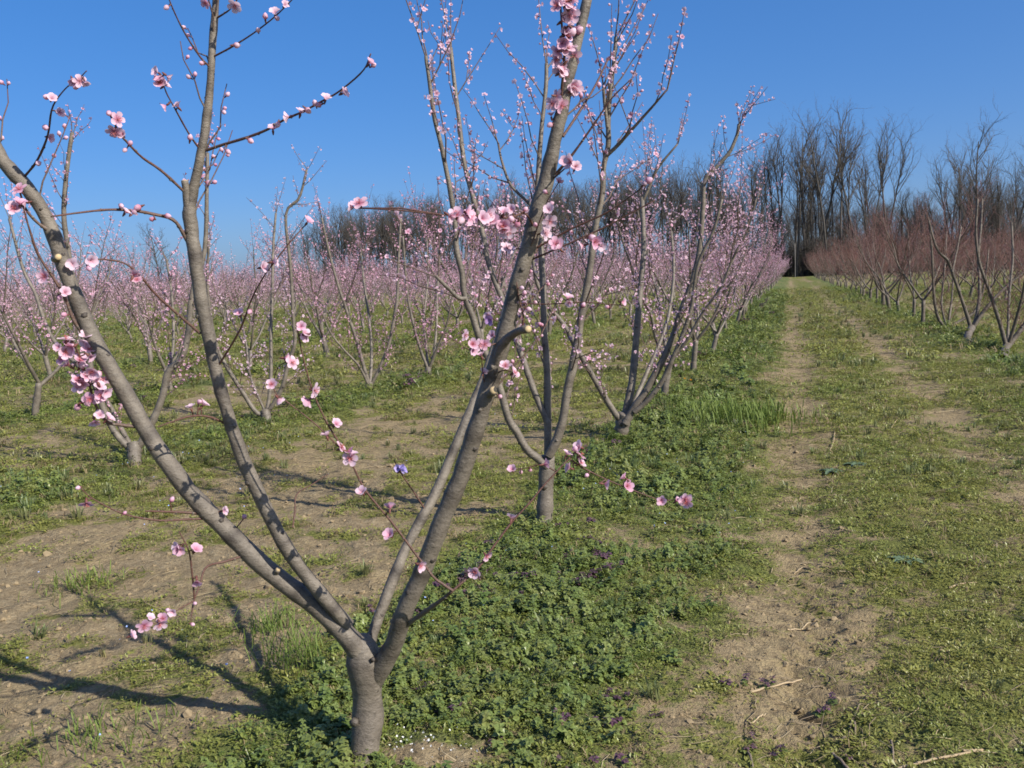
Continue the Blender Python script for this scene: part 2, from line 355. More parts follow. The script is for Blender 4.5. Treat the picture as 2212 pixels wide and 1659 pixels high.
def scatter(name, variants, pos, rot, scl, tint, label, cat, vi=None):
    me = bpy.data.meshes.new(name); n = len(pos); me.vertices.add(n); me.vertices.foreach_set('co', np.asarray(pos, np.float32).ravel())
    a = me.attributes.new('rot', 'FLOAT_VECTOR', 'POINT'); a.data.foreach_set('vector', np.asarray(rot, np.float32).ravel())
    a = me.attributes.new('scl', 'FLOAT', 'POINT'); a.data.foreach_set('value', np.asarray(scl, np.float32))
    a = me.attributes.new('tint', 'FLOAT', 'POINT'); a.data.foreach_set('value', np.asarray(tint, np.float32))
    a = me.attributes.new('vi', 'INT', 'POINT'); a.data.foreach_set('value', np.asarray(rng.integers(0, len(variants), n) if vi is None else vi, np.int32))
    o = obj(name, me); md = o.modifiers.new('scatter', 'NODES'); md.node_group = scatter_group(name, variants)
    return tag(o, label, cat, None, 'stuff')

def leaf(mb, base, d, up, length, width, tone=0.0, fold=0.25, mat=0):
    d = np.asarray(d, float); d /= np.linalg.norm(d); s = np.cross(d, up); s /= np.linalg.norm(s)+1e-9; nrm = np.cross(s, d)
    b = np.asarray(base, float); m = b+d*length*0.5
    v = [b, m+s*width*0.5+nrm*fold*width, b+d*length-nrm*0.12*length, m-s*width*0.5+nrm*fold*width, m]
    mb.add(v, [(0, 1, 4), (1, 2, 4), (2, 3, 4), (3, 0, 4)], None, [tone*0.3, tone, tone, tone, tone*0.2], mat)
def rand_dir(r, zmin, zmax):
    a = r.uniform(0, 2*np.pi); z = r.uniform(zmin, zmax); q = math.sqrt(max(0, 1-z*z)); return np.array([q*math.cos(a), q*math.sin(a), z])
def small_weed(seed, n, rad, h, lw, mats, tone=0.0):
    r = np.random.default_rng(seed); mb = MB()
    for i in range(n):
        a = r.uniform(0, 6.283); q = rad*math.sqrt(r.uniform()); hh = h*(1-0.6*(q/rad)**2)*r.uniform(0.25, 1)
        d = np.array([math.cos(a+r.normal(0, .7)), math.sin(a+r.normal(0, .7)), r.uniform(-0.1, 0.75)])
        leaf(mb, (q*math.cos(a), q*math.sin(a), hh), d, (0, 0, 1), lw*r.uniform(0.7, 1.3), lw*r.uniform(0.4, 0.62), r.uniform(0, 1)*tone, 0.2)
    return mb.mesh('small_weed', mats, False)
def nettle(seed, mats, purple=True, h=0.11):
    r = np.random.default_rng(seed); mb = MB()
    for st in range(r.integers(3, 6)):
        bx, by = r.normal(0, 0.025, 2); lean = r.normal(0, 0.25, 2); hh = h*r.uniform(0.6, 1.2)
        pts = [np.array([bx+lean[0]*hh*t, by+lean[1]*hh*t, hh*t]) for t in (0, 0.5, 1)]
        mb.tube(pts, 0.0016, 3, 0.3, False)
        for t in (0.3, 0.55, 0.78, 0.95):
            c = pts[0]+(pts[2]-pts[0])*t; a0 = r.uniform(0, 3.14); L_ = 0.026*(1.25-0.55*t)*r.uniform(0.8, 1.2)
            for q in range(4 if t > 0.7 else 3):
                a = a0+q*1.57+r.normal(0, .25)
                leaf(mb, c, (math.cos(a), math.sin(a), r.uniform(-0.35, 0.25)), (0, 0, 1), L_, L_*0.85, r.uniform(0, 1), 0.12, 1 if (purple and t > 0.7) else 0)
    return mb.mesh('nettle', mats, False)
def tuft(seed, n, h, spread, mats, w=0.0035, tone=1.0, droop=0.5):
    r = np.random.default_rng(seed); mb = MB()
    for i in range(n):
        a = r.uniform(0, 6.283); b = np.array([r.normal(0, spread*0.25), r.normal(0, spread*0.25), 0]); L_ = h*r.uniform(0.55, 1.15); o = r.uniform(0.15, 1.0)*droop
        d = np.array([math.cos(a), math.sin(a), 0]); s = np.array([-d[1], d[0], 0])*w*r.uniform(0.7, 1.4)
        p = [b, b+d*o*L_*0.25+np.array([0, 0, L_*0.45]), b+d*o*L_*0.62+np.array([0, 0, L_*0.78]), b+d*o*L_*1.1+np.array([0, 0, L_*(0.95-0.35*o)])]
        v = [p[0]-s, p[0]+s, p[1]+s, p[1]-s, p[2]+s*.7, p[2]-s*.7, p[3]]
        mb.add(v, [(5, 4, 6)], [(0, 1, 2, 3), (3, 2, 4, 5)], np.array([0, 0, .3, .3, .7, .7, 1])*tone*r.uniform(0.2, 1))
    return mb.mesh('tuft', mats, False)

CHICK = leaf_mat('chickweed_leaf', (0.070, 0.108, 0.016), (0.155, 0.190, 0.032), (0.235, 0.215, 0.052), 0.3, 0.42)
BROAD = leaf_mat('broadleaf_weed', (0.074, 0.120, 0.026), (0.150, 0.195, 0.048), (0.210, 0.205, 0.065), 0.28, 0.42)
PURP = leaf_mat('dead_nettle_top', (0.060, 0.028, 0.050), (0.10, 0.040, 0.075), (0.11, 0.07, 0.05), 0.2)
GRASS = leaf_mat('grass_blade', (0.065, 0.105, 0.034), (0.125, 0.165, 0.055), (0.25, 0.21, 0.095), 0.3)
STRAW = leaf_mat('dry_straw', (0.36, 0.28, 0.16), (0.56, 0.46, 0.28), (0.19, 0.14, 0.09), 0.1, 0.7)
SOIL = plain('soil_clod', (0.275, 0.215, 0.130), 0.95, (0.205, 0.157, 0.095), 2.0, 0.1)

def sector(n, r0, r1, r, a0=-54, a1=21):
    a = np.radians(r.uniform(a0, a1, n)); q = np.sqrt(r.uniform(r0*r0, r1*r1, n)); return q*np.sin(a), q*np.cos(a)
def euler(n, r, tilt=0.15): return np.column_stack([r.normal(0, tilt, n), r.normal(0, tilt, n), r.uniform(0, 6.283, n)])

def build_cover():
    r = np.random.default_rng(101)
    THATCH = leaf_mat('dry_thatch', (0.20, 0.15, 0.075), (0.30, 0.235, 0.12), (0.16, 0.11, 0.06), 0.2, 0.7)
    vs_ = [tuft(35, 12, 0.034, 0.10, THATCH, 0.0015, 0.3, 2.2), small_weed(5, 8, 0.045, 0.018, 0.030, CHICK, 1), small_weed(1, 15, 0.036, 0.026, 0.016, CHICK, 1), small_weed(2, 18, 0.042, 0.034, 0.015, CHICK, 1), small_weed(3, 12, 0.032, 0.020, 0.018, CHICK, 1), small_weed(4, 20, 0.045, 0.046, 0.017, CHICK, 1)]
    xs, ys, sc_, ti = [], [], [], []
    for (r0, r1, dens, s0) in ((1.6, 5.0, 1250, 0.80), (5.0, 9.0, 620, 1.08), (9.0, 16.0, 190, 1.7), (16, 34, 34, 3.2), (34, 70, 8, 4.6)):
        n = int(dens*(r1*r1-r0*r0)*0.5*math.radians(75)); x, y = sector(n, r0, r1, r); g, lu, st = masks(x, y)
        k = r.uniform(size=n) < np.clip((g-0.22)*1.9, 0, 1); x, y, g, lu = x[k], y[k], g[k], lu[k]
        xs.append(x); ys.append(y); sc_.append(s0*np.clip(np.exp(r.normal(-0.10, 0.30, len(x))), 0.4, 1.5)); ti.append(np.clip(0.80-0.78*lu+(fbm(x*1.3, y*1.3, 3, 33)-0.5)*1.1+r.normal(0, .15, len(x)), 0, 1))
    x, y, s_, t_ = map(np.concatenate, (xs, ys, sc_, ti)); n = len(x)
    scatter('ground_weeds', vs_, np.column_stack([x, y, height(x, y)-0.004]), euler(n, r), s_, t_, 'low mossy green weeds carpeting the path and orchard floor', 'weeds', r.choice(6, n, p=[.10, .10, .2, .2, .2, .2]))
    print('ground_weeds', n)
    # taller broad-leaved weeds along the tree rows
    vb = [nettle(11, [BROAD, BROAD], False, 0.05), nettle(12, [BROAD, BROAD], False, 0.065), nettle(13, [BROAD, PURP], True, 0.06), nettle(14, [BROAD, BROAD], False, 0.04)]
    xs, ys, sc_, vi = [], [], [], []
    for (r0, r1, dens, s0) in ((1.8, 6.5, 330, 0.85), (6.5, 12, 100, 1.25), (12, 26, 22, 2.0), (26, 60, 5, 3.2)):
        n = int(dens*(r1*r1-r0*r0)*0.5*math.radians(75)); x, y = sector(n, r0, r1, r); g, lu, st = masks(x, y)
        k = r.uniform(size=n) < np.clip((lu-0.50)*2.2, 0, 1)*np.clip((g-0.3)*2, 0, 1); x, y = x[k], y[k]
        pn = fbm(x*1.1, y*1.1, 3, 44)+0.25*np.exp(-((x+0.2)/0.6)**2-((y-3.2)/0.9)**2)
        xs.append(x); ys.append(y); sc_.append(s0*np.clip(np.exp(r.normal(-0.15, 0.30, len(x))), 0.4, 1.5)); v = r.choice([0, 1, 3], len(x)); v[(pn > 0.66) & (r.uniform(size=len(x)) < 0.15)] = 2; vi.append(v)
    x, y, s_, vi = map(np.concatenate, (xs, ys, sc_, vi)); n = len(x)
    scatter('broadleaf_weeds', vb, np.column_stack([x, y, height(x, y)-0.006]), euler(n, r, 0.2), s_, r.uniform(0, 0.8, n)**2, 'leafy dark green weeds growing under the tree rows', 'weeds', vi)
    print('broadleaf', n)
    # purple dead-nettle patches
    vp = [nettle(21, [BROAD, PURP], True, 0.05), nettle(22, [BROAD, PURP], True, 0.04)]
    x, y = sector(9000, 2.2, 8.5, r); pm = fbm(x*1.6, y*1.6, 3, 55)+0.34*np.exp(-((x+0.15)/0.7)**2-((y-3.0)/1.0)**2)-0.25*sstep(5, 8, y)
    g, lu, st = masks(x, y); k = (pm > 0.67) & (r.uniform(size=len(x)) < 0.06) & (x < 0.6) & (x > -2.2); x, y = x[k], y[k]; n = len(x)
    scatter('purple_dead_nettle', vp, np.column_stack([x, y, height(x, y)-0.004]), euler(n, r, 0.2), r.uniform(0.5, 0.95, n), r.uniform(0, .5, n), 'purple-topped dead nettle dotted among the nearest weeds', 'weeds')
    # grass tufts
    vg = [tuft(31, 16, 0.085, 0.05, GRASS), tuft(32, 20, 0.11, 0.06, GRASS), tuft(33, 14, 0.07, 0.05, GRASS)]
    xs, ys, sc_, ti = [], [], [], []
    for (r0, r1, dens, s0) in ((1.8, 7, 22, 0.75), (7, 14, 34, 1.0), (14, 30, 16, 1.5), (30, 62, 4.5, 2.4)):
        n = int(dens*(r1*r1-r0*r0)*0.5*math.radians(75)); x, y = sector(n, r0, r1, r); g, lu, st = masks(x, y)
        gm = fbm(x*0.9, y*0.9, 3, 66); k = (r.uniform(size=n) < np.clip((gm-0.38)*3, 0, 1)*np.clip(g*1.4-0.2, 0, 1)); x, y, lu = x[k], y[k], lu[k]
        xs.append(x); ys.append(y); sc_.append(s0*r.uniform(0.6, 1.3, len(x))); ti.append(np.clip(0.55-0.5*lu+r.normal(0, .25, len(x)), 0, 1))
    x, y, s_, t_ = map(np.concatenate, (xs, ys, sc_, ti)); n = len(x)
    scatter('grass', vg, np.column_stack([x, y, height(x, y)-0.004]), euler(n, r, 0.12), s_, t_, 'thin green grass tufts scattered over the orchard floor', 'grass')
    print('grass', n)
    # straw litter
    vst = []
    for q in range(4):
        mb = MB(); L_ = (0.045, 0.08, 0.13, 0.06)[q]; bend = (0.004, 0.008, -0.012, 0)[q]
        mb.tube([(-L_/2, 0, 0.002), (0, bend, 0.005), (L_/2, 0, 0.002)], 0.0011, 3, 0.0); vst.append(mb.mesh('straw_bit', STRAW))
    xs, ys, sc_ = [], [], []
    for (r0, r1, dens, s0) in ((1.8, 5, 380, 1.0), (5, 10, 130, 1.4), (10, 24, 22, 2.3)):
        n = int(dens*(r1*r1-r0*r0)*0.5*math.radians(75)); x, y = sector(n, r0, r1, r); g, lu, st = masks(x, y)
        k = r.uniform(size=n) < np.clip(st*1.4, 0.03, 1); xs.append(x[k]); ys.append(y[k]); sc_.append(s0*r.uniform(0.5, 1.5, k.sum()))
    x, y, s_ = map(np.concatenate, (xs, ys, sc_)); n = len(x)
    scatter('straw', vst, np.column_stack([x, y, height(x, y)+0.003]), euler(n, r, 0.12), s_, r.uniform(0, 1, n), 'short dry straw litter lying over the bare soil', 'straw')
    print('straw', n)
    # soil clods
    vc = []
    for q in range(4):
        rr = np.random.default_rng(200+q); mb = MB(); mb.lump((0, 0, 0), 1.0, (0.1*q, 0.1, 1), 0.5, 0, 0, 7)
        mb.v[0] = mb.v[0]*rr.uniform(0.7, 1.25, mb.v[0].shape); vc.append(mb.mesh('clod', SOIL, False))
    xs, ys, sc_ = [], [], []
    for (r0, r1, dens, s0) in ((1.8, 5, 520, 0.0062), (5, 9, 130, 0.008)):
        n = int(dens*(r1*r1-r0*r0)*0.5*math.radians(75)); x, y = sector(n, r0, r1, r); g, lu, st = masks(x, y)
        k = r.uniform(size=n) < np.clip(1.0-1.9*g, 0, 1); xs.append(x[k]); ys.append(y[k]); sc_.append(s0*np.exp(r.normal(0, 0.5, k.sum())))
    x, y, s_ = map(np.concatenate, (xs, ys, sc_)); n = len(x)
    print('clods', n); scatter('soil_clods', vc, np.column_stack([x, y, height(x, y)+0.001]), euler(n, r, 0.4), s_, np.zeros(n), 'small crumbly clods of tan soil on the bare patches', 'soil clods')
    # tiny flowers: blue speedwell, white specks
    def speck(mat, rad):
        mb = MB(); a = np.arange(5)*2*np.pi/5
        v = [(0, 0, 0)]
        for t in a: v += [(rad*math.cos(t-.5), rad*math.sin(t-.5), .001), (rad*1.25*math.cos(t), rad*1.25*math.sin(t), .002), (rad*math.cos(t+.5), rad*math.sin(t+.5), .001)]
        mb.add(v, [(0, 1+3*i, 2+3*i) for i in range(5)]+[(0, 2+3*i, 3+3*i) for i in range(5)]); return mb.mesh('speck', mat, False)
    BLUE = plain('speedwell_blue', (0.20, 0.32, 0.72), 0.6, (0.42, 0.55, 0.85), 200); WHITE = plain('chickweed_white', (0.82, 0.82, 0.80), 0.5, (0.7, 0.7, 0.68), 200)
    x, y = sector(9000, 2.2, 11, r); k = (fbm(x*1.2, y*1.2, 3, 77) > 0.57) & (r.uniform(size=len(x)) < 0.10) & (x < 0.1); x, y = x[k], y[k]; n = len(x)
    scatter('speedwell_flowers', [speck(BLUE, 0.0036)], np.column_stack([x, y, height(x, y)+r.uniform(0.02, 0.045, n)]), euler(n, r, 0.5), r.uniform(0.8, 1.5, n), np.zeros(n), 'tiny sky-blue speedwell flowers dotted through the weeds', 'flowers')
    c = np.array([-1.22, 2.72]); n = 60; x = r.normal(c[0], 0.11, n); y = r.normal(c[1], 0.05, n)
    scatter('white_flowers', [speck(WHITE, 0.0030)], np.column_stack([x, y, height(x, y)+r.uniform(0.015, 0.06, n)]), euler(n, r, 0.7), r.uniform(0.6, 1.3, n), np.zeros(n), 'tiny white flowers beside the foot of the nearest trunk', 'flowers')
build_cover()
# ------------------------------------------------------------------ blossoms
def petal(mb, ang, open_, r, fine=True, jit=0.0, mat=0):
    """one petal of a unit-diameter blossom; open_ 1 = flat, 0 = closed"""
    rows = (0.05, 0.22, 0.40, 0.50) if fine else (0.04, 0.30, 0.50)
    wid = (0.05, 0.17, 0.19, 0.08) if fine else (0.04, 0.20, 0.09)
    wid = [w*r.uniform(0.9, 1.12) for w in wid]
    el = (1-open_)*1.25+r.normal(0, 0.10+jit)
    v, t = [], []
    for q, w in zip(rows, wid):
        e = el*(0.6+0.8*q*2) if open_ > 0.5 else el*(1.25-0.5*q*2)
        x = q*math.cos(e); z = q*math.sin(e)
        for s in (-1, 0, 1):
            cup = abs(s)*w*0.30
            v.append((x-cup*math.sin(e)*0.5, s*w, z+cup*math.cos(e)+0.02)); t.append(min(1, q*2.05)+r.uniform(-.05, .05))
    v = np.array(v); ca, sa = math.cos(ang), math.sin(ang)
    v = np.column_stack([v[:, 0]*ca-v[:, 1]*sa, v[:, 0]*sa+v[:, 1]*ca, v[:, 2]])
    f = [(i*3+j, i*3+j+1, i*3+j+4, i*3+j+3) for i in range(len(rows)-1) for j in (0, 1)]
    mb.add(v, None, f, t, mat)
def calyx(mb, size=1.0, mat=1):
    mb.tube([(0, 0, -0.34*size), (0, 0, -0.20*size), (0, 0, -0.05*size), (0, 0, 0.03*size)], np.array([0.035, 0.075, 0.095, 0.05])*size, 5, 0.0, True, mat)
def flower_mesh(seed, open_, fine=True, mats=None):
    r = np.random.default_rng(seed); mb = MB()
    for k in range(5): petal(mb, k*1.2566+r.normal(0, 0.07), np.clip(open_+r.normal(0, 0.05), 0, 1), r, fine)
    calyx(mb, 1.0); return mb
def bud_mb(seed, fine=True, size=0.42):
    r = np.random.default_rng(seed); mb = MB(); n = 7 if fine else 4; a = np.arange(n)*2*np.pi/n
    prof = [(-0.05, 0.30), (0.22, 0.50), (0.62, 0.46), (0.92, 0.22)] if fine else [(0.15, 0.5), (0.7, 0.42)]
    v, t = [], []
    for z, q in prof: v += [(q*size*math.cos(x)*r.uniform(.92, 1.08), q*size*math.sin(x)*r.uniform(.92, 1.08), z*size) for x in a]; t += [0.25+0.75*max(0, z)]*n
    v += [(0, 0, -0.15*size), (0, 0, 1.06*size)]; t += [0.2, 1.0]
    m = len(prof); f4 = [(i*n+j, i*n+(j+1) % n, (i+1)*n+(j+1) % n, (i+1)*n+j) for i in range(m-1) for j in range(n)]
    f3 = [((j+1) % n, j, m*n) for j in range(n)]+[((m-1)*n+j, (m-1)*n+(j+1) % n, m*n+1) for j in range(n)]
    mb.add(v, f3, f4, t, 0)
    if fine: calyx(mb, 0.8)
    return mb
def stamens_mb(seed):
    r = np.random.default_rng(seed); mb = MB()
    for k in range(14):
        a = r.uniform(0, 6.28); q = r.uniform(0.05, 0.20); z = r.uniform(0.16, 0.28); e = np.array([q*math.cos(a), q*math.sin(a), z]); s = np.array([-math.sin(a), math.cos(a), 0])*0.008
        mb.add([e*0.1-s, e*0.1+s, e+s, e-s], None, [(0, 1, 2, 3)]); mb.lump(e, 0.020, (0, 0, 1), 1.0, 0, 0, 4)
    return mb
OPEN = [flower_mesh(s, o).mesh('open_blossom', [PETAL, CALYX]) for s, o in ((1, 0.86), (2, 0.74), (3, 0.95), (4, 0.66))]
HALF = [flower_mesh(s, o).mesh('cupped_blossom', [PETAL, CALYX]) for s, o in ((5, 0.40), (6, 0.30))]
BUD = [bud_mb(s).mesh('bud', [PETAL, CALYX]) for s in (7, 8)]
LIL = flower_mesh(9, 0.5).mesh('lilac_blossom', [LILAC, CALYX])
STAM = [stamens_mb(s).mesh('stamens', STAMEN) for s in (1, 2)]
def low_flower(seed, open_):
    r = np.random.default_rng(seed); mb = MB()
    for k in range(5):
        a = k*1.2566; e = (1-open_)*1.2+r.normal(0, .12); c, s = math.cos(a), math.sin(a); d = np.array([c*math.cos(e), s*math.cos(e), math.sin(e)]); t = np.array([-s, c, 0])
        mb.add([d*0.02, d*0.36+t*0.21, d*0.52, d*0.36-t*0.21], [(0, 1, 2), (0, 2, 3)], None, [0.1, 0.7, 1.0, 0.7])
    return mb.tpl()
LOW = [low_flower(1, .85), low_flower(2, .55), low_flower(3, .3)]; LOWBUD = bud_mb(3, False, 0.42).tpl()
def far_flower():
    mb = MB(); mb.add([(-.42, -.3, .05), (.42, -.3, .05), (.42, .3, .25), (-.42, .3, .25)], [(0, 1, 2), (0, 2, 3)], None, [.45, .95, .95, .7]); mb.add([(0, -.3, -.1), (.1, .42, -.1), (.1, .3, .45), (0, -.42, .45)], [(0, 1, 2), (0, 2, 3)], None, [.45, .95, .95, .7]); return mb.tpl()
FAR = far_flower()
def rot_to(d, spin):
    """rotation matrices turning +Z to the rows of d"""
    d = d/np.linalg.norm(d, axis=1, keepdims=True); a = np.where(np.abs(d[:, 2:3]) < 0.9, [[0, 0, 1.0]], [[1.0, 0, 0]])
    x = np.cross(a, d); x /= np.linalg.norm(x, axis=1, keepdims=True); y = np.cross(d, x); c, s = np.cos(spin)[:, None], np.sin(spin)[:, None]
    return np.stack([x*c+y*s, -x*s+y*c, d], -1)

# ------------------------------------------------------------------ peach trees: shared growing rules
def smooth(pts, n):
    """Catmull-Rom through the rows of pts (any number of columns)"""
    p = np.asarray(pts, float)
    if len(p) < 3: t = np.linspace(0, 1, n)[:, None]; return p[0]*(1-t)+p[-1]*t
    q = np.vstack([2*p[0]-p[1], p, 2*p[-1]-p[-2]]); u = np.linspace(0, len(p)-1-1e-6, n); i = u.astype(int); t = (u-i)[:, None]
    a, b, c, d = q[i], q[i+1], q[i+2], q[i+3]
    return 0.5*(2*b+(c-a)*t+(2*a-5*b+4*c-d)*t*t+(3*b-a-3*c+d)*t**3)
def add_limb(mb, pts, rad, r, sides=8, nodes=True, tone=None, cut=False):
    """a knobbly limb with leaf scars; pts, rad already smooth"""
    n = len(pts); k_ = np.array([0.25, 0.5, 0.25]); rad = np.asarray(rad)*(1+np.convolve(r.normal(0, 0.055, n+2), k_, 'valid')); w_ = np.stack([np.convolve(r.normal(0, 1, n+4), np.ones(5)/5, 'valid') for _ in range(3)], 1); pts = pts+w_*np.minimum(rad, 0.02)[:, None]*0.30*np.linspace(0, 1, n)[:, None]**0.3
    t = np.clip((0.011-np.asarray(rad))/0.008, 0, 1) if tone is None else tone
    if sides >= 12:                                                  # dark ringed node scars on the nearest limbs
        t = np.array(t, float).copy(); rad = rad.copy()
        for k in range(4, n-3, 7): k += int(r.integers(0, 4)); t[min(k, n-2)] = -r.uniform(0.35, 0.8); rad[min(k, n-2)] *= 1.06
    mb.tube(pts, rad, sides, t)
    if nodes:
        for i in range(2, n-1, max(1, n//16)):
            k = min(n-2, i+int(r.integers(0, 2))); tan = pts[k+1]-pts[k-1]; tan /= np.linalg.norm(tan)
            d = np.cross(tan, r.normal(size=3)); d /= np.linalg.norm(d)
            mb.lump(pts[k]+d*rad[k]*0.80, rad[k]*r.uniform(0.34, 0.52), d+tan*0.5, 0.75, -0.75 if r.uniform() < 0.7 else 0.0, 0, 6)
def twigs_on(limb, rad, r, n, t0=0.25, lmin=0.2, lmax=0.55, up=0.35, spread=0.9, out=None):
    """list of (points, r0, r1) springing from a limb polyline"""
    res = []; m = len(limb)
    for k in range(n):
        u = t0+(1-t0)*((k+r.uniform())/n); i = min(m-2, int(u*(m-1))); b = limb[i]+(limb[i+1]-limb[i])*r.uniform()
        tan = limb[i+1]-limb[i]; tan /= np.linalg.norm(tan)+1e-9; side = r.normal(size=3); side -= tan*(side@tan); side /= np.linalg.norm(side)
        d = tan*0.75+side*spread+np.array([0, 0, up]); d /= np.linalg.norm(d); L = r.uniform(lmin, lmax)*(1.1-0.35*u)
        bend = np.array([0, 0, r.uniform(-0.05, 0.28)])+r.normal(0, 0.10, 3)
        p = np.array([b+d*L*s+bend*L*s*s+r.normal(0, 0.006, 3)*(s > 0) for s in (0, 0.25, 0.5, 0.75, 1.0)])
        r0 = min(rad[i]*0.55, 0.0022+0.0062*L)
        res.append((p, r0, 0.0018))
    return res
def blooms_on(tw, r, spacing, t0=0.2, prob=1.0, size=0.034, budp=0.4):
    """positions, facings, kinds (0-2 open to cupped, 3 bud), sizes"""
    out = []
    for p, r0, r1 in tw:
        seg = np.linalg.norm(np.diff(p, axis=0), axis=1); L = seg.sum(); cum = np.concatenate([[0], np.cumsum(seg)])
        s = L*t0+spacing*r.uniform(0, 1)
        while s < L:
            if r.uniform() < prob:
                for q in range(1 if r.uniform() < 0.6 else 2):
                    i = min(len(seg)-1, int(np.searchsorted(cum, s)-1)); pt = p[i]+(p[i+1]-p[i])*(s-cum[i])/seg[i]; tan = (p[i+1]-p[i])/seg[i]
                    d = r.normal(size=3); d -= tan*(d@tan)*0.8; d /= np.linalg.norm(d); d = d+0.3*tan+np.array([0, 0, 0.15])
                    kind = 3 if r.uniform() < budp+0.25*(s/L-0.5) else int(r.integers(0, 3))
                    sz = size*r.uniform(0.8, 1.15); out.append((pt+d/np.linalg.norm(d)*(0.35*sz+r0), d, kind, sz))
            s += spacing*r.uniform(0.5, 1.5)
    return out
def join_blooms(mb, bl, r, far=False, scale=1.0):
    if not bl: return
    pos = np.array([b[0] for b in bl]); d = np.array([b[1] for b in bl]); kind = np.array([b[2] for b in bl]); sz = np.array([b[3] for b in bl])*scale; rot = rot_to(d, r.uniform(0, 6.28, len(bl)))
    if far: mb.copies(FAR, pos, rot, sz*np.where(kind == 3, 0.6, 1.0)); return
    for k in range(4):
        m = kind == k
        mb.copies(LOWBUD if k == 3 else LOW[k], pos[m], rot[m], sz[m])
def bloom_objects(bl, parent, base, r, stamens=False):
    for pos, d, kind, sz in bl:
        if kind == 3: o = obj('flower_bud', BUD[r.integers(0, 2)], parent)
        elif kind == 4: o = obj('lilac_blossom', LIL, parent)
        else: o = obj('blossom', (OPEN[r.integers(0, 4)] if kind < 2 else HALF[r.integers(0, 2)]), parent)
        o.location = Vector(pos-base); o.scale = (sz,)*3
        q = Vector(d).to_track_quat('Z', 'Y'); e = q.to_matrix()@Matrix.Rotation(r.uniform(0, 6.28), 3, 'Z'); o.rotation_euler = e.to_euler()
        if stamens and kind < 2: obj('stamens', STAM[r.integers(0, 2)], o)

def twig_mb(mb, tw, sides=4, tone=1.0):
    for p, r0, r1 in tw: mb.tube(p, np.linspace(r0, r1, len(p)), sides, np.linspace(0.35*tone, tone, len(p)))
def sub_twigs(tw, r, frac=0.4):
    res = []
    for p, r0, r1 in tw:
        if r.uniform() < frac:
            i = int(r.integers(1, 3)); tan = p[i+1]-p[i]; tan /= np.linalg.norm(tan); s = r.normal(size=3); s -= tan*(s@tan); s /= np.linalg.norm(s)
            L = np.linalg.norm(p[-1]-p[0])*r.uniform(0.35, 0.7); d = tan*0.8+s*0.7+np.array([0, 0, 0.15]); d /= np.linalg.norm(d)
            res.append((np.array([p[i]+d*L*q for q in (0, 0.33, 0.66, 1)]), r0*0.7, 0.0016))
    return res

# ------------------------------------------------------------------ traced trees
def px_limb(pts, n):
    """pts rows (px, py, depth, width_px) -> smooth world points and radii"""
    a = np.array([list(P(x, y, d))+[w*d/FPX/2] for x, y, d, w in pts]); s = smooth(a, n); return s[:, :3], np.abs(s[:, 3])
def lerp_rows(xy, d0, d1, w0, w1):
    n = len(xy); seg = np.concatenate([[0], np.cumsum([math.hypot(xy[i+1][0]-xy[i][0], xy[i+1][1]-xy[i][1]) for i in range(n-1)])]); u = seg/seg[-1]
    return [(x, y, d0+(d1-d0)*t, w0+(w1-w0)*t) for (x, y), t in zip(xy, u)]

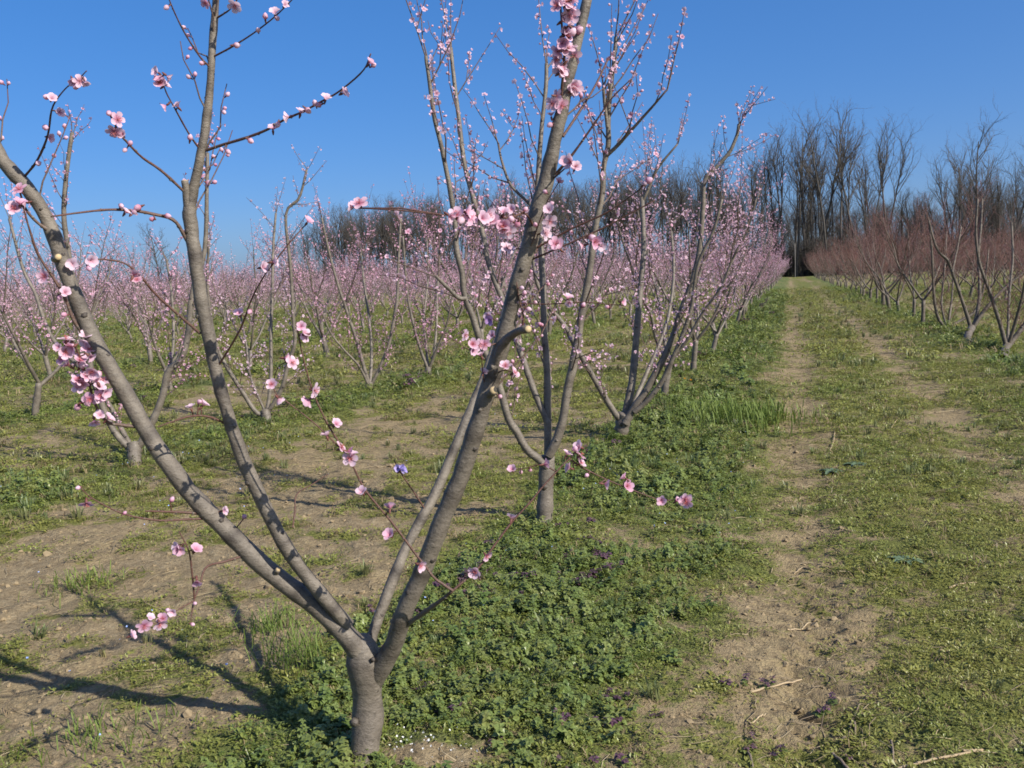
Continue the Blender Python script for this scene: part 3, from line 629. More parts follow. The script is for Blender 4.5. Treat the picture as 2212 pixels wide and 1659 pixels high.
def hero_tree():
    r = np.random.default_rng(5)
    bx, by = -1.405, 2.575; base = np.array([bx, by, hz(bx, by)-0.02])
    tree = empty('peach_tree', base, 'nearest peach tree, grey forked trunk rising from the bottom of the picture', 'peach tree', 'peach trees in blossom')
    H = {}
    def limb(name, rows, n, sides=12, part='limb', nodes=True):
        p, rad = px_limb(rows, n); H[name] = (p, rad); mb = MB(); add_limb(mb, p-base, rad, r, sides, nodes); obj(part, mb.mesh(part, BARK), tree); return p, rad
    b0 = PX(base)
    def course(rows, end, p):                                       # spread of a limb towards or away from the path
        y0, d0 = rows[0][1], rows[0][2]
        return [(x, y, d0+(end-d0)*max(0.0, min(1.15, (y0-y)/(y0-300.0)))**p, w) for x, y, d, w in rows]
    # trunk with swollen fork
    tr = [(781, b0[1]+16, b0[2], 112), (783, 1678, b0[2]+0.005, 82), (785, 1645, 3.105, 66), (790, 1600, 3.11, 61), (795, 1545, 3.125, 66), (793, 1500, 3.115, 62), (791, 1460, 3.10, 74), (787, 1425, 3.09, 80), (782, 1395, 3.08, 62), (779, 1375, 3.075, 40)]
    p, rad = px_limb(tr, 40); mb = MB(); ang = r.normal(0, 1, (40,)); ang = np.convolve(r.normal(0, 1, 44), np.ones(5)/5, 'valid'); mb.tube(p-base, rad*(1+0.05*ang), 18, 0.0)
    for q in range(9): i = int(r.integers(3, 36)); a = r.uniform(0, 6.28); mb.lump(p[i]-base+np.array([math.cos(a), math.sin(a), 0])*rad[i]*0.86, rad[i]*r.uniform(.16, .34), (math.cos(a), math.sin(a), .3), .55, r.uniform(-.7, 0))
    mb.lump(P(765, 1560, 3.07)-base, 0.018, (0, -1, 0), 0.5, -0.35); mb.lump(P(805, 1425, 3.03)-base, 0.010, (0, -1, 0), 0.5, -0.8)
    obj('trunk', mb.mesh('trunk', BARK), tree)
    limb('A', course([(788, 1425, 3.08, 46), (757, 1382, 3.04, 46), (700, 1325, 2.99, 42), (640, 1278, 2.95, 40), (560, 1215, 2.90, 39), (485, 1145, 2.85, 38), (430, 1085, 2.81, 37), (370, 1005, 2.76, 37), (312, 923, 2.71, 36), (262, 840, 2.67, 35), (215, 755, 2.63, 34), (170, 655, 2.59, 33), (133, 560, 2.55, 31), (96, 470, 2.51, 30), (55, 400, 2.48, 30), (12, 352, 2.45, 28), (-15, 300, 2.43, 26), (-60, 180, 2.42, 22), (-90, 40, 2.42, 16)], 2.78, 0.8), 80)
    limb('B', course([(752, 1350, 3.04, 28), (715, 1310, 3.05, 31), (650, 1232, 3.06, 31), (600, 1150, 3.06, 30), (548, 1048, 3.06, 30), (507, 945, 3.05, 29), (478, 840, 3.04, 28), (452, 735, 3.03, 28), (432, 630, 3.01, 28), (420, 545, 2.99, 29), (411, 470, 2.97, 29), (412, 440, 2.96, 26), (428, 372, 2.95, 20), (441, 300, 2.93, 18), (450, 220, 2.91, 17), (456, 140, 2.90, 16), (462, 60, 2.88, 15), (468, -30, 2.87, 13), (480, -200, 2.86, 9)], 2.76, 0.6), 80)
    limb('C', [(795, 1412, 3.12, 26), (806, 1368, 3.14, 24), (832, 1298, 3.17, 24), (868, 1203, 3.21, 23), (905, 1130, 3.25, 22), (951, 1036, 3.30, 21), (1004, 916, 3.36, 20), (1040, 830, 3.42, 18), (1068, 750, 3.48, 15), (1092, 660, 3.54, 12), (1112, 590, 3.60, 9)], 50)
    limb('D', [(788, 1560, 3.13, 22), (793, 1510, 3.13, 36), (804, 1470, 3.105, 46), (828, 1430, 3.06, 45), (851, 1390, 3.02, 40), (868, 1339, 2.97, 38), (889, 1285, 2.94, 38), (911, 1237, 2.92, 38), (938, 1172, 2.89, 38), (967, 1090, 2.86, 38), (997, 1018, 2.84, 39), (1024, 938, 2.81, 38), (1047, 868, 2.79, 37), (1064, 805, 2.77, 36), (1084, 738, 2.75, 35), (1104, 668, 2.73, 33), (1122, 600, 2.71, 33), (1144, 530, 2.69, 33), (1166, 440, 2.67, 33), (1184, 383, 2.66, 34), (1201, 300, 2.64, 30), (1217, 233, 2.63, 27), (1237, 133, 2.62, 24), (1261, 33, 2.61, 23), (1290, -90, 2.60, 20), (1320, -220, 2.60, 14)], 90)
    # stubs left by pruning
    def stub(rows, n=10):
        q = np.concatenate([[PX(v) for v in H[k][0]] for k in 'ABCD']); dn = q[np.argmin((q[:, 0]-rows[0][0])**2+(q[:, 1]-rows[0][1])**2), 2]; rows = [(x, y, dn+d-rows[0][2], w) for x, y, d, w in rows]
        p, rad = px_limb(rows, n); mb = MB(); mb.tube(p-base, np.append(rad[:-2], [rad[-2]*1.08, rad[-1]*1.1]), 10, 0.0, True, 0, 0.0); e = p[-1]-base; ax = p[-1]-p[-2]
        st = obj('pruned_stub', mb.mesh('pruned_stub', BARK), tree)
        mb = MB(); ax = ax/np.linalg.norm(ax); mb.tube([e-ax*0.004, e+ax*0.0015], [rad[-1]*0.93]*2, 10, 0, True, 0, 0.02); obj('cut_face', mb.mesh('cut_face', CUT), st)
    stub([(1070, 800, 2.76, 22), (1078, 765, 2.73, 22), (1090, 738, 2.71, 21), (1108, 722, 2.68, 18), (1126, 713, 2.64, 17), (1141, 711, 2.60, 16)])
    stub([(1050, 858, 2.79, 20), (1059, 850, 2.76, 19), (1066, 843, 2.72, 17)], 6)
    stub([(410, 460, 2.97, 24), (404, 430, 2.96, 18), (401, 405, 2.95, 15), (399, 390, 2.945, 14)], 8)
    stub([(590, 1245, 2.91, 16), (597, 1236, 2.885, 13), (601, 1230, 2.87, 10)], 5)
    stub([(118, 560, 2.55, 16), (122, 558, 2.53, 15), (126, 555, 2.51, 14)], 5)
    # shoots: parent limb, traced course, change of depth from root to tip, widths
    T = [('A', [(50, 385), (80, 347), (103, 293), (113, 233), (140, 193), (167, 173), (187, 153)], -0.25, 8, 4),
         ('A', [(190, 735), (160, 693), (140, 643), (117, 603), (83, 550), (62, 490), (50, 445)], -0.16, 11, 6),
         ('A', [(110, 500), (80, 480), (55, 450), (40, 405)], -0.10, 12, 6),
         ('A', [(300, 922), (262, 918), (230, 910), (205, 872), (190, 820), (170, 765), (158, 738)], -0.22, 11, 6),
         ('A', [(437, 1110), (400, 1107), (350, 1105), (314, 1104)], -0.12, 9, 6),
         ('A', [(450, 1120), (400, 1122), (340, 1124), (267, 1110), (205, 1080), (172, 1053)], -0.22, 7, 4),
         ('A', [(534, 1198), (490, 1212), (446, 1225), (432, 1262), (418, 1300)], -0.15, 8, 5),
         ('K', [(420, 1296), (416, 1249), (408, 1191), (387, 1148)], -0.06, 6, 4),
         ('K', [(419, 1298), (383, 1318), (345, 1343), (312, 1352), (279, 1375)], -0.18, 4, 3),
         ('B', [(432, 720), (367, 664), (333, 632), (300, 593), (267, 568), (217, 560), (190, 566)], -0.30, 9, 6),
         ('B', [(404, 520), (377, 477), (333, 463), (287, 455), (233, 453), (167, 460), (110, 468)], -0.30, 11, 6),
         ('B', [(404, 420), (350, 370), (307, 340), (277, 310), (260, 290), (237, 247)], -0.25, 9, 6),
         ('B', [(433, 325), (407, 287), (377, 233), (358, 197), (350, 165)], -0.22, 6, 4),
         ('B', [(453, 145), (430, 120), (400, 73), (377, 27), (358, -20)], -0.20, 6, 4),
         ('B', [(445, 325), (480, 313), (533, 297), (577, 280), (617, 257), (650, 243), (693, 220), (733, 197), (784, 153), (801, 116)], -0.35, 9, 5),
         ('B', [(462, 122), (503, 100), (550, 70), (597, 33), (640, -10)], -0.20, 6, 4),
         ('B', [(470, 38), (497, 20), (515, -5)], -0.10, 6, 4),
         ('B', [(472, 790), (500, 745), (522, 705), (542, 650), (565, 605), (586, 575)], -0.25, 7, 4),
         ('B', [(483, 913), (450, 900), (407, 900), (340, 922)], -0.20, 8, 4),
         ('B', [(632, 1140), (637, 1105), (641, 1068), (675, 1046), (709, 1024)], 0.10, 5, 3),
         ('D', [(880, 1348), (920, 1320), (955, 1295), (978, 1276)], -0.16, 17, 11),
         ('E', [(978, 1276), (940, 1250), (921, 1226), (897, 1196), (847, 1129), (790, 1060), (763, 1008), (740, 968), (710, 920), (690, 880), (672, 835), (652, 760), (640, 695)], -0.22, 9, 5),
         ('E', [(978, 1276), (1010, 1248), (1034, 1226), (1057, 1193), (1104, 1130), (1147, 1083), (1171, 1053), (1214, 1006), (1235, 985), (1254, 962)], 0.10, 8, 5),
         ('F', [(1228, 990), (1262, 1012), (1311, 1036), (1370, 1060), (1430, 1080), (1485, 1076)], 0.05, 5, 3),
         ('F', [(1200, 1018), (1170, 1004), (1140, 1010), (1104, 1016)], 0.05, 4, 3),
         ('G', [(735, 968), (680, 915), (620, 868), (592, 842), (600, 795), (632, 776)], -0.1, 5, 3),
         ('D', [(1212, 240), (1214, 190), (1219, 120), (1214, 60), (1208, -30)], -0.22, 9, 7),
         ('D', [(1158, 500), (1135, 462), (1100, 470), (1050, 466), (990, 466), (955, 464)], -0.30, 7, 4),
         ('D', [(1160, 535), (1237, 493), (1304, 463), (1345, 436), (1381, 410), (1400, 388)], -0.15, 7, 4),
         ('D', [(1150, 560), (1220, 530), (1304, 492), (1360, 462), (1414, 433)], -0.12, 6, 4),
         ('D', [(1200, 377), (1237, 333), (1284, 267), (1321, 213), (1364, 170)], -0.12, 9, 4),
         ('D', [(1216, 295), (1257, 233), (1287, 183), (1314, 127)], 0.1, 9, 6),
         ('D', [(1196, 385), (1218, 366), (1236, 348)], -0.12, 6, 4),
         ('D', [(1128, 712), (1130, 680), (1121, 646), (1116, 610)], -0.05, 7, 4),
         ('D', [(1110, 655), (1180, 657), (1254, 653), (1300, 656), (1350, 660)], -0.10, 4, 3),
         ('D', [(1080, 740), (1045, 748), (1020, 742), (995, 715)], -0.10, 5, 3),
         ('D', [(1066, 808), (1090, 800), (1112, 806)], -0.08, 5, 3),
         ('D', [(1050, 838), (1045, 820), (1040, 770)], -0.08, 5, 3),
         ('D', [(1150, 510), (1175, 500), (1190, 470), (1188, 450)], -0.10, 6, 4),
         ('K', [(419, 1296), (415, 1320), (412, 1346)], -0.02, 5, 3),
         ('C', [(918, 1100), (892, 1060), (867, 1023), (851, 993)], -0.06, 6, 4)]
    TW = []
    for pa, xy, dd, w0, w1 in T:
        if pa in H: q = np.array([PX(v) for v in H[pa][0]]); d0 = q[np.argmin((q[:, 0]-xy[0][0])**2+(q[:, 1]-xy[0][1])**2), 2]-0.004
        else: key = {'E': 20, 'F': 22, 'G': 21, 'K': 6}[pa]; q = np.array([PX(v) for v in TW[key]]); d0 = q[np.argmin((q[:, 0]-xy[0][0])**2+(q[:, 1]-xy[0][1])**2), 2]
        p, rad = px_limb(lerp_rows(xy, d0, d0+dd, w0*0.74, w1*0.62), max(8, 4*len(xy))); TW.append(p); mb = MB()
        t = np.clip((0.0085-rad)/0.005, 0, 1); mb.tube(p-base, rad*(1+r.normal(0, 0.06, len(rad))), 6, t)
        for k in range(3, len(p)-1, 4): mb.lump(p[k]+r.normal(0, 1, 3)*rad[k]*0.4-base, rad[k]*1.15, p[k+1]-p[k], 0.8, float(t[k])*0.5-0.3, 0, 5)
        obj('twig', mb.mesh('twig', BARK), tree)
    # blossoms seen in the photograph: (px, py, size_px, kind)  0 open, 2 cupped, 3 bud, 4 lilac
    B = [(30, 452, 42, 0), (58, 438, 40, 2), (43, 410, 38, 0), (22, 362, 20, 3), (85, 352, 22, 3), (104, 297, 24, 2), (97, 274, 24, 3), (127, 244, 24, 2), (111, 215, 26, 2), (104, 211, 22, 3), (156, 171, 28, 2), (172, 176, 28, 0), (183, 175, 24, 2), (166, 185, 22, 3),
         (97, 597, 36, 0), (140, 633, 28, 2), (127, 641, 20, 3), (143, 680, 20, 3), (185, 728, 30, 2), (143, 762, 34, 0), (160, 748, 32, 2), (192, 755, 34, 0), (173, 780, 40, 0), (200, 802, 38, 0), (178, 824, 40, 0), (211, 826, 34, 2), (226, 846, 28, 2), (207, 857, 30, 2), (180, 868, 38, 0), (150, 790, 34, 2), (203, 906, 30, 2), (231, 907, 34, 2), (216, 898, 26, 2),
         (157, 571, 32, 2), (195, 563, 32, 2), (190, 578, 22, 3), (287, 597, 32, 2), (296, 606, 24, 0), (260, 443, 20, 3), (303, 446, 26, 3), (270, 461, 24, 2), (285, 463, 22, 2), (358, 466, 22, 3), (331, 474, 20, 3), (253, 258, 32, 0), (247, 283, 34, 0), (236, 244, 22, 3), (266, 293, 24, 2), (279, 312, 20, 3), (272, 322, 18, 3),
         (410, 302, 22, 3), (386, 232, 26, 2), (360, 227, 26, 2), (347, 181, 30, 0), (359, 163, 28, 2), (341, 157, 26, 2), (354, 186, 28, 2), (343, 175, 24, 2), (438, 138, 18, 3), (363, 14, 20, 3), (489, 325, 20, 3), (537, 302, 22, 3), (590, 282, 28, 2), (601, 265, 22, 3), (626, 252, 28, 2), (649, 246, 28, 2), (661, 235, 24, 3), (682, 227, 22, 3), (693, 226, 20, 3), (703, 216, 28, 2), (740, 202, 28, 2), (797, 138, 26, 2), (804, 143, 20, 3),
         (506, 98, 24, 3), (558, 68, 20, 3), (573, 40, 22, 3), (594, 31, 28, 2), (600, 41, 20, 3), (614, 12, 22, 2), (508, 10, 32, 0), (588, 566, 30, 2), (564, 578, 30, 2), (517, 680, 26, 2), (541, 671, 20, 3), (413, 883, 24, 2), (437, 877, 30, 2), (430, 868, 20, 3),
         (905, 1221, 30, 0), (843, 1157, 32, 2), (842, 1100, 30, 2), (783, 1065, 30, 2), (757, 990, 38, 0), (736, 968, 32, 0), (749, 974, 30, 2), (724, 918, 28, 2), (706, 943, 28, 2), (678, 843, 40, 0), (670, 862, 34, 2), (656, 722, 28, 2), (650, 706, 26, 2), (630, 783, 30, 0), (613, 773, 26, 2), (664, 725, 28, 2), (588, 831, 26, 0), (600, 860, 28, 2),
         (1104, 1122, 28, 2), (1050, 1199, 26, 0), (1026, 1233, 34, 0), (1174, 1003, 26, 2), (1223, 984, 26, 2), (1254, 966, 32, 2), (1253, 984, 28, 0), (1252, 1001, 28, 0), (1233, 1012, 26, 2), (1243, 972, 24, 3), (1269, 1026, 18, 3), (1303, 1045, 28, 2), (1352, 1034, 26, 2), (1354, 1051, 30, 0), (1428, 1080, 26, 2), (1460, 1083, 22, 2), (1479, 1077, 34, 0), (1107, 1016, 24, 2), (1125, 1021, 16, 3), (1145, 1014, 14, 3),
         (1222, 6, 38, 0), (1234, 32, 44, 0), (1212, 47, 34, 2), (1237, 63, 38, 0), (1220, 76, 36, 0), (1214, 94, 32, 2), (1224, 108, 38, 0), (1240, 122, 38, 0), (1218, 140, 32, 2), (1211, 150, 38, 0), (1232, 184, 34, 2), (1230, 200, 28, 2), (1201, 208, 32, 0), (1212, 228, 32, 0), (1191, 252, 24, 2), (1192, 268, 22, 3),
         (968, 464, 34, 2), (986, 466, 42, 0), (1014, 470, 36, 0), (1052, 462, 40, 0), (1063, 478, 38, 0), (1087, 462, 30, 2), (1104, 453, 26, 2), (1132, 455, 20, 3), (1084, 493, 42, 0), (1097, 499, 38, 0), (1107, 477, 26, 3), (1119, 480, 26, 3), (1096, 537, 32, 0), (777, 440, 38, 0), (765, 448, 30, 2), (663, 481, 28, 2),
         (1187, 455, 30, 2), (1187, 477, 32, 0), (1177, 503, 32, 0), (1201, 528, 34, 0), (1284, 523, 36, 0), (1262, 530, 28, 2), (1296, 530, 26, 2), (1234, 350, 38, 0), (1222, 352, 30, 2), (1242, 362, 28, 2), (1397, 392, 26, 3), (1390, 399, 20, 3), (1112, 655, 18, 3), (1125, 622, 18, 3), (1133, 636, 18, 3), (1138, 667, 20, 3), (1226, 647, 28, 2), (1231, 652, 22, 2), (1258, 662, 18, 3), (1315, 664, 16, 3), (1342, 652, 22, 2),
         (1060, 690, 24, 4), (1056, 680, 24, 2), (1004, 723, 26, 0), (1021, 744, 28, 0), (1034, 744, 28, 0), (1047, 743, 26, 0), (1019, 757, 24, 2), (1067, 726, 26, 2), (1040, 770, 22, 2), (1092, 792, 28, 0), (1109, 806, 28, 0), (1044, 806, 22, 2), (1080, 856, 18, 3), (865, 1017, 24, 4), (859, 1012, 16, 4),
         (480, 1104, 24, 2), (527, 1118, 20, 3), (370, 1083, 20, 3), (172, 1053, 18, 3), (186, 1086, 34, 0), (267, 1110, 14, 3), (387, 1184, 34, 0), (421, 1190, 32, 2), (425, 1253, 28, 2), (420, 1303, 16, 3), (413, 1348, 16, 3), (372, 1321, 22, 2), (362, 1318, 18, 3), (311, 1350, 32, 0), (345, 1346, 34, 0), (323, 1336, 22, 2), (281, 1374, 26, 2)]
    rc = np.random.default_rng(12); B += [(x+rc.uniform(-15, 15), y+rc.uniform(-15, 15), s_*rc.uniform(.75, 1.0), int(rc.choice([0, 2, 2, 3]))) for x, y, s_, k in list(B) if k == 0 and s_ >= 34 and rc.uniform() < 0.75]+[(x+rc.uniform(-18, 18), y+rc.uniform(-18, 18), rc.uniform(24, 36), int(rc.choice([0, 0, 2]))) for x, y, s_, k in list(B) if (x < 235 and 740 < y < 880) or (1195 < x < 1245 and y < 215)]
    allp = np.concatenate(TW+[H[k][0] for k in 'ABCD']); q = np.array([PX(v) for v in allp]); bl = []
    for x, y, s, k in B:
        i = np.argmin((q[:, 0]-x)**2+(q[:, 1]-y)**2); d = q[i, 2]-0.012; pos = P(x, y, d); sz = np.clip(s*d/FPX*(1.10 if k < 3 else 1.25), 0.022, 0.050)
        f = r.normal(0, 0.6, 3)+np.array([0.55, -0.75, 0.2]) if k in (0,) else r.normal(0, 0.8, 3)+(pos-allp[i])*20+np.array([0.35, -0.3, 0.25])
        if k == 0 and r.uniform() < 0.5: k = 1
        bl.append((pos, f, k, sz if k != 3 else sz*1.05))
        # short stalk so that no blossom floats
        gap = np.linalg.norm(pos-allp[i])
        if gap > 0.012:
            mb = MB(); mb.tube([allp[i]-base, (allp[i]*0.5+pos*0.5)+np.array([0, 0, 0.003])-base, pos-f/np.linalg.norm(f)*sz*0.3-base], [0.0026, 0.0022, 0.0019], 5, 1.0); obj('stalk', mb.mesh('stalk', BARK), tree)
    # thin side shoots with closed buds
    side = []
    for key, n, t0 in (('A', 6, 0.62), ('B', 9, 0.5), ('D', 9, 0.45)): side += twigs_on(H[key][0], H[key][1], r, n, t0, 0.14, 0.34, 0.35, 0.8)
    for p, r0, r1 in side: mb = MB(); twig_mb(mb, [(p-base, min(r0, 0.0032), 0.0014)], 5); obj('twig', mb.mesh('twig', BARK), tree)
    bl += blooms_on(side, r, 0.05, 0.25, 0.85, 0.030, 0.8)
    bloom_objects(bl, tree, base, r, True)
    return tree
hero_tree()

def traced_tree(basexy, trunk, limbs, label, seed, group, ntw=14, tl=(0.25, 0.6), spacing=0.05, individual=True, red=False, size=0.036, name=None, up=0.35, extra_top=2):
    """trunk / limbs: rows (px, py) with depths; twigs and blossoms grow on them"""
    r = np.random.default_rng(seed); base = np.array([basexy[0], basexy[1], hz(*basexy)-0.02]); bark = BARK_RED if red else BARK
    tree = empty('leafless_peach_tree' if red else 'peach_tree', base, label, 'peach tree', group); b = PX(base)
    xy, d0, w0, w1 = trunk; xy = [(b[0], b[1]+2)]+[t for t in xy if t[1] < b[1]-3]
    p, rad = px_limb(lerp_rows(xy, b[2], d0, w0, w1), 14); rad[0] *= 1.3; mb = MB(); mb.tube(p-base, rad*(1+r.normal(0, .05, len(rad))), 10, 0.0); mb.lump(p[7]-base+np.array([0, -rad[7]*.8, 0]), rad[7]*.5, (0, -1, 0), .5, -0.6); obj('trunk', mb.mesh('trunk', bark), tree)
    tw = []
    for xy, da, db, wa, wb in limbs:
        n = max(12, int(3.2*len(xy))); p, rad = px_limb(lerp_rows(xy, da, db, wa, wb), n); mb = MB(); add_limb(mb, p-base, rad, r, 8, True); obj('limb', mb.mesh('limb', bark), tree)
        L = np.linalg.norm(np.diff(p, axis=0), axis=1).sum(); k = max(2, int(ntw*L/2.0))
        tw += twigs_on(p, rad, r, k, 0.18, tl[0], tl[1], up, 0.85); e = p[-1]; t = p[-1]-p[-3]; t /= np.linalg.norm(t)
        for q in range(extra_top):
            d = t+r.normal(0, 0.35, 3)+np.array([0, 0, 0.2]); d /= np.linalg.norm(d); ll = r.uniform(*tl); tw.append((np.array([e+d*ll*s+r.normal(0, .004, 3) for s in (0, .25, .5, .75, 1)]), min(rad[-1]*.7, 0.005), 0.0018))
    tw += sub_twigs(tw, r, 0.35)
    if individual:
        for t in tw: mb = MB(); twig_mb(mb, [(t[0]-base, t[1], t[2])], 5); obj('twig', mb.mesh('twig', bark), tree)
    else: mb = MB(); twig_mb(mb, [(t[0]-base, t[1], t[2]) for t in tw], 4); tag(obj('twigs', mb.mesh('twigs', bark), tree), kind='stuff')
    if red:
        bl = blooms_on(tw, r, 0.07, 0.1, 1.0, 0.016, 1.0); mb = MB(); join_blooms(mb, [(a-base, d, 3, s) for a, d, k, s in bl], r); tag(obj('flower_buds', mb.mesh('flower_buds', REDBUD), tree), kind='stuff'); return tree
    bl = blooms_on(tw, r, spacing, 0.15, 0.9, size, 0.42)
    if individual: 
        k = r.permutation(len(bl))[:290]; bloom_objects([bl[i] for i in k], tree, base, r); bl = [bl[i] for i in set(range(len(bl)))-set(k.tolist())]
    if bl: mb = MB(); join_blooms(mb, [(a-base, d, k, s) for a, d, k, s in bl], r); tag(obj('blossoms', mb.mesh('blossoms', PETAL), tree), kind='stuff')
    return tree
REDBUD = petal_mat('closed_red_buds', (0.11, 0.036, 0.032), (0.19, 0.072, 0.060), 0.1)

GP = 'peach trees in blossom'; GR = 'leafless reddish peach trees'
# second tree of the first row
traced_tree((-1.567, 5.58), ([(1178, 1080), (1180, 1030), (1184, 985)], 5.90, 38, 33), [
    ([(1183, 1010), (1162, 990), (1137, 970), (1114, 930), (1097, 900), (1080, 836), (1057, 780), (1037, 733), (1020, 680), (1004, 635), (998, 590), (986, 545), (982, 480), (971, 400), (954, 317), (937, 250), (927, 167), (921, 122)], 5.88, 5.45, 18, 8),
    ([(1006, 645), (990, 643), (965, 620), (941, 596)], 5.55, 5.45, 10, 7),
    ([(1184, 915), (1154, 846), (1134, 786), (1115, 735), (1084, 646), (1071, 613), (1054, 560), (1041, 493), (1024, 433), (1011, 383), (1001, 333), (991, 250), (981, 167), (974, 103)], 5.92, 6.3, 15, 8),
    ([(1184, 1000), (1183, 940), (1182, 870), (1181, 786), (1176, 720), (1174, 663), (1170, 560), (1163, 450), (1162, 393), (1170, 283), (1179, 200), (1181, 137)], 5.92, 6.1, 18, 8),
    ([(1185, 985), (1204, 946), (1217, 903), (1227, 836), (1237, 793), (1251, 720), (1261, 653), (1274, 586), (1287, 483), (1301, 417), (1304, 360), (1312, 317), (1313, 267), (1317, 217), (1327, 133), (1331, 80)], 5.86, 5.5, 21, 8),
    ([(1312, 275), (1306, 225), (1304, 183)], 5.56, 5.5, 8, 6),
    ([(1306, 340), (1330, 318), (1347, 300), (1401, 240), (1440, 195)], 5.6, 5.3, 9, 4),
    ([(1166, 470), (1144, 440), (1104, 400), (1084, 350), (1077, 310)], 6.1, 6.3, 8, 5)],
    'second peach tree of the row along the path, slim upright limbs', 21, GP, 13, (0.30, 0.72), 0.042)
traced_tree((-1.63, 8.72), ([(1345, 915), (1352, 895)], 8.9, 31, 32), [
    ([(1352, 908), (1334, 900), (1304, 853), (1271, 796), (1254, 766), (1231, 726), (1211, 693), (1184, 660), (1160, 610), (1150, 540), (1147, 470)], 8.9, 8.4, 15, 5),
    ([(1350, 905), (1364, 836), (1371, 770), (1377, 703), (1382, 636), (1389, 570), (1391, 533), (1387, 427)], 8.9, 9.2, 18, 10),
    ([(1388, 435), (1404, 400), (1424, 360), (1464, 310)], 9.2, 9.0, 8, 4),
    ([(1350, 915), (1370, 880), (1393, 849), (1430, 782), (1455, 724), (1467, 685), (1495, 610), (1510, 540), (1518, 450), (1521, 390), (1545, 362), (1575, 330), (1590, 295), (1595, 268)], 8.85, 8.3, 18, 7),
    ([(1370, 890), (1398, 866), (1430, 824), (1455, 769), (1475, 724), (1495, 662), (1507, 574), (1540, 500), (1560, 430)], 8.8, 8.2, 12, 6),
    ([(1365, 880), (1400, 800), (1440, 700), (1455, 600), (1450, 500)], 8.95, 9.9, 10, 5)],
    'third peach tree of the row along the path, limbs spread towards the grass lane', 22, GP, 10, (0.3, 0.65), 0.042)
# second row, nearest four
traced_tree((-6.05, 7.07), ([(290, 972), (290, 958)], 8.75, 30, 30), [
    ([(288, 972), (273, 962), (240, 920), (205, 830), (170, 680), (147, 533), (138, 467), (145, 380), (157, 287)], 8.75, 8.2, 15, 9),
    ([(286, 968), (263, 928), (233, 870), (180, 800), (127, 750), (100, 703), (77, 636), (50, 580), (20, 473)], 8.8, 9.6, 11, 6),
    ([(290, 972), (307, 953), (337, 893), (353, 846), (363, 803), (393, 772), (407, 720), (411, 670), (420, 610), (443, 533), (447, 400), (447, 330)], 8.75, 8.6, 18, 8),
    ([(345, 870), (365, 800), (375, 740), (372, 640), (360, 560)], 8.8, 9.4, 8, 5)],
    'peach tree left of the nearest limbs, first trunk of the second row', 23, GP, 12, (0.25, 0.6), 0.045, False)
traced_tree((-6.10, 9.47), ([(574, 893), (573, 886)], 11.0, 22, 21), [
    ([(573, 893), (553, 890), (520, 840), (487, 786), (467, 743), (455, 680), (448, 600), (452, 520)], 11.0, 10.6, 11, 5),
    ([(573, 890), (567, 878), (540, 810), (533, 753), (520, 680)], 11.0, 11.5, 6, 4),
    ([(574, 890), (580, 870), (585, 803), (585, 720), (588, 640), (590, 540), (596, 460)], 11.0, 11.3, 9, 5),
    ([(575, 892), (587, 878), (610, 836), (620, 793), (637, 740), (633, 686), (627, 570), (617, 463), (647, 427), (663, 367)], 11.0, 10.6, 10, 5)],
    'peach tree behind the gap of the nearest limbs, second trunk of the second row', 24, GP, 13, (0.25, 0.6), 0.045, False)
traced_tree((-6.16, 12.44), ([(797, 838), (798, 828)], 13.9, 19, 17), [
    ([(798, 835), (784, 786), (770, 736), (747, 670), (725, 600), (705, 520), (695, 470)], 13.9, 13.4, 9, 4),
    ([(796, 832), (775, 790), (740, 752), (712, 715), (690, 660)], 13.8, 13.2, 6, 3),
    ([(799, 835), (815, 806), (837, 753), (846, 716), (857, 653), (860, 586), (866, 470)], 13.9, 13.7, 8, 5),
    ([(800, 828), (803, 760), (798, 690), (785, 600), (778, 530)], 13.9, 14.6, 7, 4)],
    'peach tree with wide V limbs, third trunk of the second row', 25, GP, 17, (0.25, 0.6), 0.045, False)
traced_tree((-6.09, 14.57), ([(925, 803), (925, 795)], 15.9, 14, 12), [
    ([(925, 800), (910, 760), (897, 715), (882, 650), (875, 580), (870, 510)], 15.9, 15.5, 7, 4),
    ([(925, 800), (937, 770), (943, 700), (944, 640), (950, 560)], 15.9, 16.4, 7, 4),
    ([(925, 798), (921, 750), (915, 690), (925, 600), (922, 520)], 15.9, 16.6, 6, 3),
    ([(926, 798), (945, 750), (965, 700), (978, 630)], 15.9, 15.4, 6, 3)],
    'small peach tree with a low fork, fourth trunk of the second row', 26, GP, 18, (0.25, 0.6), 0.045, False)
